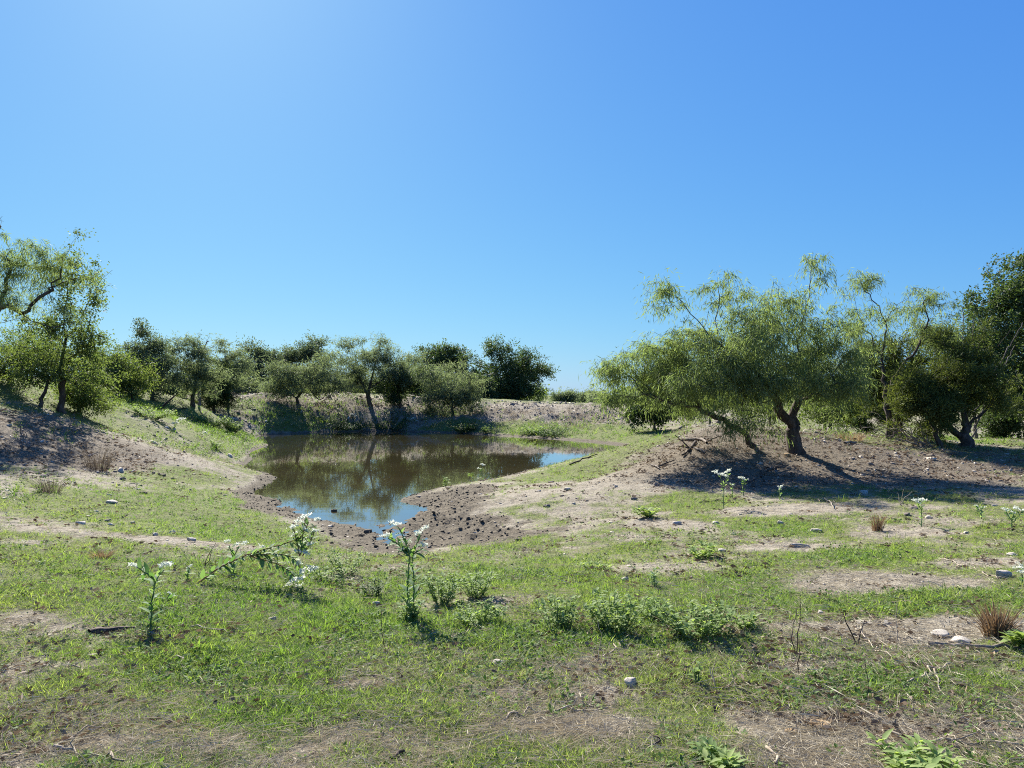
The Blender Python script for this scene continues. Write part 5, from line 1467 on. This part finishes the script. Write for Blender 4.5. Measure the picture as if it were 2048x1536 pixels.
def weed(label, foot, wpx, hpx, seed, mat='weed', L=.035, W=.016, stems=9, per=20, name='leafy_weed', cat='weed', spread=1.0):
    """bushy leafy weed: several stems carrying broad leaves"""
    r = np.random.default_rng(1000 + seed)
    b = ground_at(*foot); s = b[1] / F
    root = thing(name, b, label, cat)
    sp, vs, ds, sz = [], [], [], []
    for k in range(stems):
        a = r.uniform(0, 6.28); q = math.sqrt(r.random()) * spread
        top = np.array([math.cos(a) * q * wpx * .5, math.sin(a) * q * wpx * .5, hpx * r.uniform(.55, 1.05)]) * s
        path = smooth_path(np.array([[top[0] * .25, top[1] * .25, -.02], top * [.7, .7, .5], top]), .04, .004, r)
        path[:, 2] += np.maximum(height_raw(path[:, 0] + b[0], path[:, 1] + b[1]) - height_raw(b[0], b[1])[0], -.05)
        obj('stem', make_mesh('stem', *tube(path, np.linspace(.004, .002, len(path)), 4, 0, r), M['green_stem'], True), root)
        i = r.integers(max(1, len(path) // 4), len(path), per)
        aa = r.uniform(0, 6.28, per)
        vs.append(path[i] + r.normal(0, .008, (per, 3))); ds.append(np.stack([np.cos(aa), np.sin(aa), r.uniform(0, 1.1, per)], 1))
    v0 = np.vstack(vs); d0 = np.vstack(ds); n = len(v0)
    lv, lf = blade_leaf(1.0, W / L, .25, .25)
    d0 = unit(d0); side = unit(np.cross([0, 0, 1.0], d0)); upv = np.cross(d0, side)
    ll = L * r.uniform(.6, 1.3, n)[:, None, None]
    V = v0[:, None] + ll * (lv[None, :, 0:1] * d0[:, None] + lv[None, :, 1:2] * side[:, None] + lv[None, :, 2:3] * upv[:, None])
    FF = (lf[None] + (np.arange(n) * len(lv))[:, None, None]).reshape(-1, 4)
    tn = np.repeat(np.clip(r.normal(.5, .25, n), 0, 1), len(lv))
    lo = obj('leaves', make_mesh('leaves', V.reshape(-1, 3), FF, M[mat], False, {'tone': ('FLOAT', tn)}), root)
    lo['kind'] = 'stuff'
    return root


WEEDS = [
    ('leafy green weed clump right of the fallen flowering plant', (692, 1150), 70, 60, 'weed', .03, .015, 16),
    ('low leafy weed at the foot of the fallen flower heads', (655, 1165), 60, 40, 'weed', .03, .015, 10),
    ('dark leafy weed below the mud left of the tall white flower', (745, 1195), 50, 45, 'dark_weed', .035, .012, 10),
    ('bright leafy weed at the foot of the tall white flower', (822, 1245), 46, 50, 'weed', .035, .017, 10),
    ('leafy weed right of the tall white flower', (885, 1210), 70, 80, 'weed', .034, .017, 18),
    ('second leafy weed right of the tall white flower', (950, 1195), 70, 70, 'weed', .034, .017, 16),
    ('dark stemmed low weed in front of the second leafy weed', (960, 1250), 100, 50, 'weed', .034, .016, 18),
    ('leafy weed bush left of the middle row', (1115, 1258), 80, 75, 'weed', .034, .015, 18),
    ('largest leafy weed bush below the pointed stone', (1235, 1265), 110, 95, 'weed', .036, .018, 28),
    ('leafy weed sprawling between the two largest bushes', (1310, 1240), 70, 60, 'weed', .034, .017, 12),
    ('wide leafy weed bush at the right end of the row', (1395, 1275), 140, 80, 'weed', .036, .019, 30),
    ('small leafy weed right of the wide bush', (1500, 1260), 60, 40, 'weed', .034, .016, 10),
    ('pale broadleaf weed on the slope beside the pinkish stone', (1405, 1118), 60, 30, 'weed_pale', .06, .03, 9),
    ('pale broadleaf weed left of the wedge stone', (1293, 1034), 44, 24, 'weed_pale', .07, .04, 8),
    ('low pale weed in the middle grass', (1190, 1140), 70, 16, 'weed_pale', .05, .02, 8),
    ('leafy yellow green weed cut by the bottom edge at right', (1830, 1545), 130, 50, 'weed_pale', .055, .018, 14),
    ('small yellow green weed at the bottom edge right of the middle', (1450, 1545), 60, 40, 'weed_pale', .045, .016, 8),
    ('small leafy sprig at the bottom edge beside the small weed', (1405, 1520), 30, 34, 'weed', .04, .018, 4),
    ('pale green broad leaves at the right edge beside the brown clump', (2050, 1300), 40, 40, 'weed_pale', .07, .045, 5),
    ('upright leafy sprig left of the white upright twig', (1390, 1370), 20, 50, 'weed', .03, .015, 3),
    ('upright pale sprig in the grass above the wide bush', (1312, 1175), 22, 50, 'snow_leaf', .035, .016, 3),
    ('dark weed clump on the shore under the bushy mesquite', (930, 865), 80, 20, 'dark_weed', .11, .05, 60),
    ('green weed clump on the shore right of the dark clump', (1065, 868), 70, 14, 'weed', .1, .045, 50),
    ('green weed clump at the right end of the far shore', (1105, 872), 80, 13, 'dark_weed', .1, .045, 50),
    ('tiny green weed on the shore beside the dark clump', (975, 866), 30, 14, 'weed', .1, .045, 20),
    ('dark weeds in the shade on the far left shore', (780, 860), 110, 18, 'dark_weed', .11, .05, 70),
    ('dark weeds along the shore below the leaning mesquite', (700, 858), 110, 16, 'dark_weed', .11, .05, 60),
    ('round green bush at the left shore of the pond', (462, 866), 50, 26, 'weed', .09, .04, 60),
    ('soft green weeds on the slope behind the left shore bush', (420, 852), 90, 22, 'weed', .09, .035, 60),
    ('pale green weed below the left shore bush', (430, 898), 30, 18, 'weed', .08, .03, 16),
    ('soft green weeds above the dead branch on the left bank', (300, 836), 110, 18, 'weed', .08, .03, 60),
    ('green sprig on the shore of the spit', (892, 975), 12, 20, 'weed', .08, .03, 4),
    ('leafy sprig beside the lone white flower on the spit', (942, 962), 20, 14, 'weed', .08, .04, 5)]
for k_, (lb, ft, w_, h_, mt, L_, W_, ns) in enumerate(WEEDS):
    weed(lb, ft, w_ * (1.25 if ft[1] > 1000 else 1), h_ * (.8 if ft[1] > 1000 else 1), k_, mt, L_ * 1.2, W_ * 1.25, int(ns * 1.2))


def clump(label, foot, wpx, hpx, n, seed, mat, name='dry_grass_clump', cat='grass clump', width=.008, fan=.55):
    r = np.random.default_rng(1200 + seed)
    b = ground_at(*foot); s = b[1] / F
    root = thing(name, b, label, cat)
    V, FC, TN = [], [], []
    for k in range(n):
        a = r.uniform(0, 6.28); q = math.sqrt(r.random())
        base = np.array([math.cos(a), math.sin(a), 0]) * q * wpx * .28 * s
        H = hpx * s * r.uniform(.35, 1.08)
        out = np.array([math.cos(a), math.sin(a), 0]) * H * fan * q * r.uniform(.2, 1.3) + r.normal(0, .03, 3) * [1, 1, 0]
        sd = unit(np.cross(out + [0, 0, H], r.normal(size=3))) * width * r.uniform(.6, 1.3)
        o = len(V)
        for t, w_ in ((0, 1), (.5, .8), (1, .15)):
            p = base + out * t * t + np.array([0, 0, H * t - .02])
            V += [p - sd * w_ / 2, p + sd * w_ / 2]
        FC += [(o, o + 1, o + 3, o + 2), (o + 2, o + 3, o + 5, o + 4)]
        TN += [r.random()] * 6
    bo = obj('blades', make_mesh('blades', np.array(V), np.array(FC), M[mat], False, {'tone': ('FLOAT', TN)}), root)
    bo['kind'] = 'stuff'
    return root


clump('tall brown dry grass clump at the right edge', (1993, 1278), 70, 80, 330, 1, 'red_straw')
clump('small reddish dry grass tuft below the tree shadow', (1755, 1062), 34, 42, 110, 2, 'red_straw', width=.01)
clump('low brown and yellow grass tuft in the left grass', (205, 1116), 46, 22, 140, 3, 'straw', fan=1.2)
clump('grey brown dead shrub in the shade of the left bank', (195, 940), 70, 55, 260, 4, 'grey_straw', 'dead_shrub', 'shrub', .007, 1.1)
clump('dead brown grass against the left bank at the picture edge', (100, 985), 70, 40, 130, 5, 'grey_straw', fan=1.0)
clump('dry yellow grass behind the thick mesquite trunk', (1700, 880), 90, 18, 150, 6, 'straw', fan=.9, width=.015)
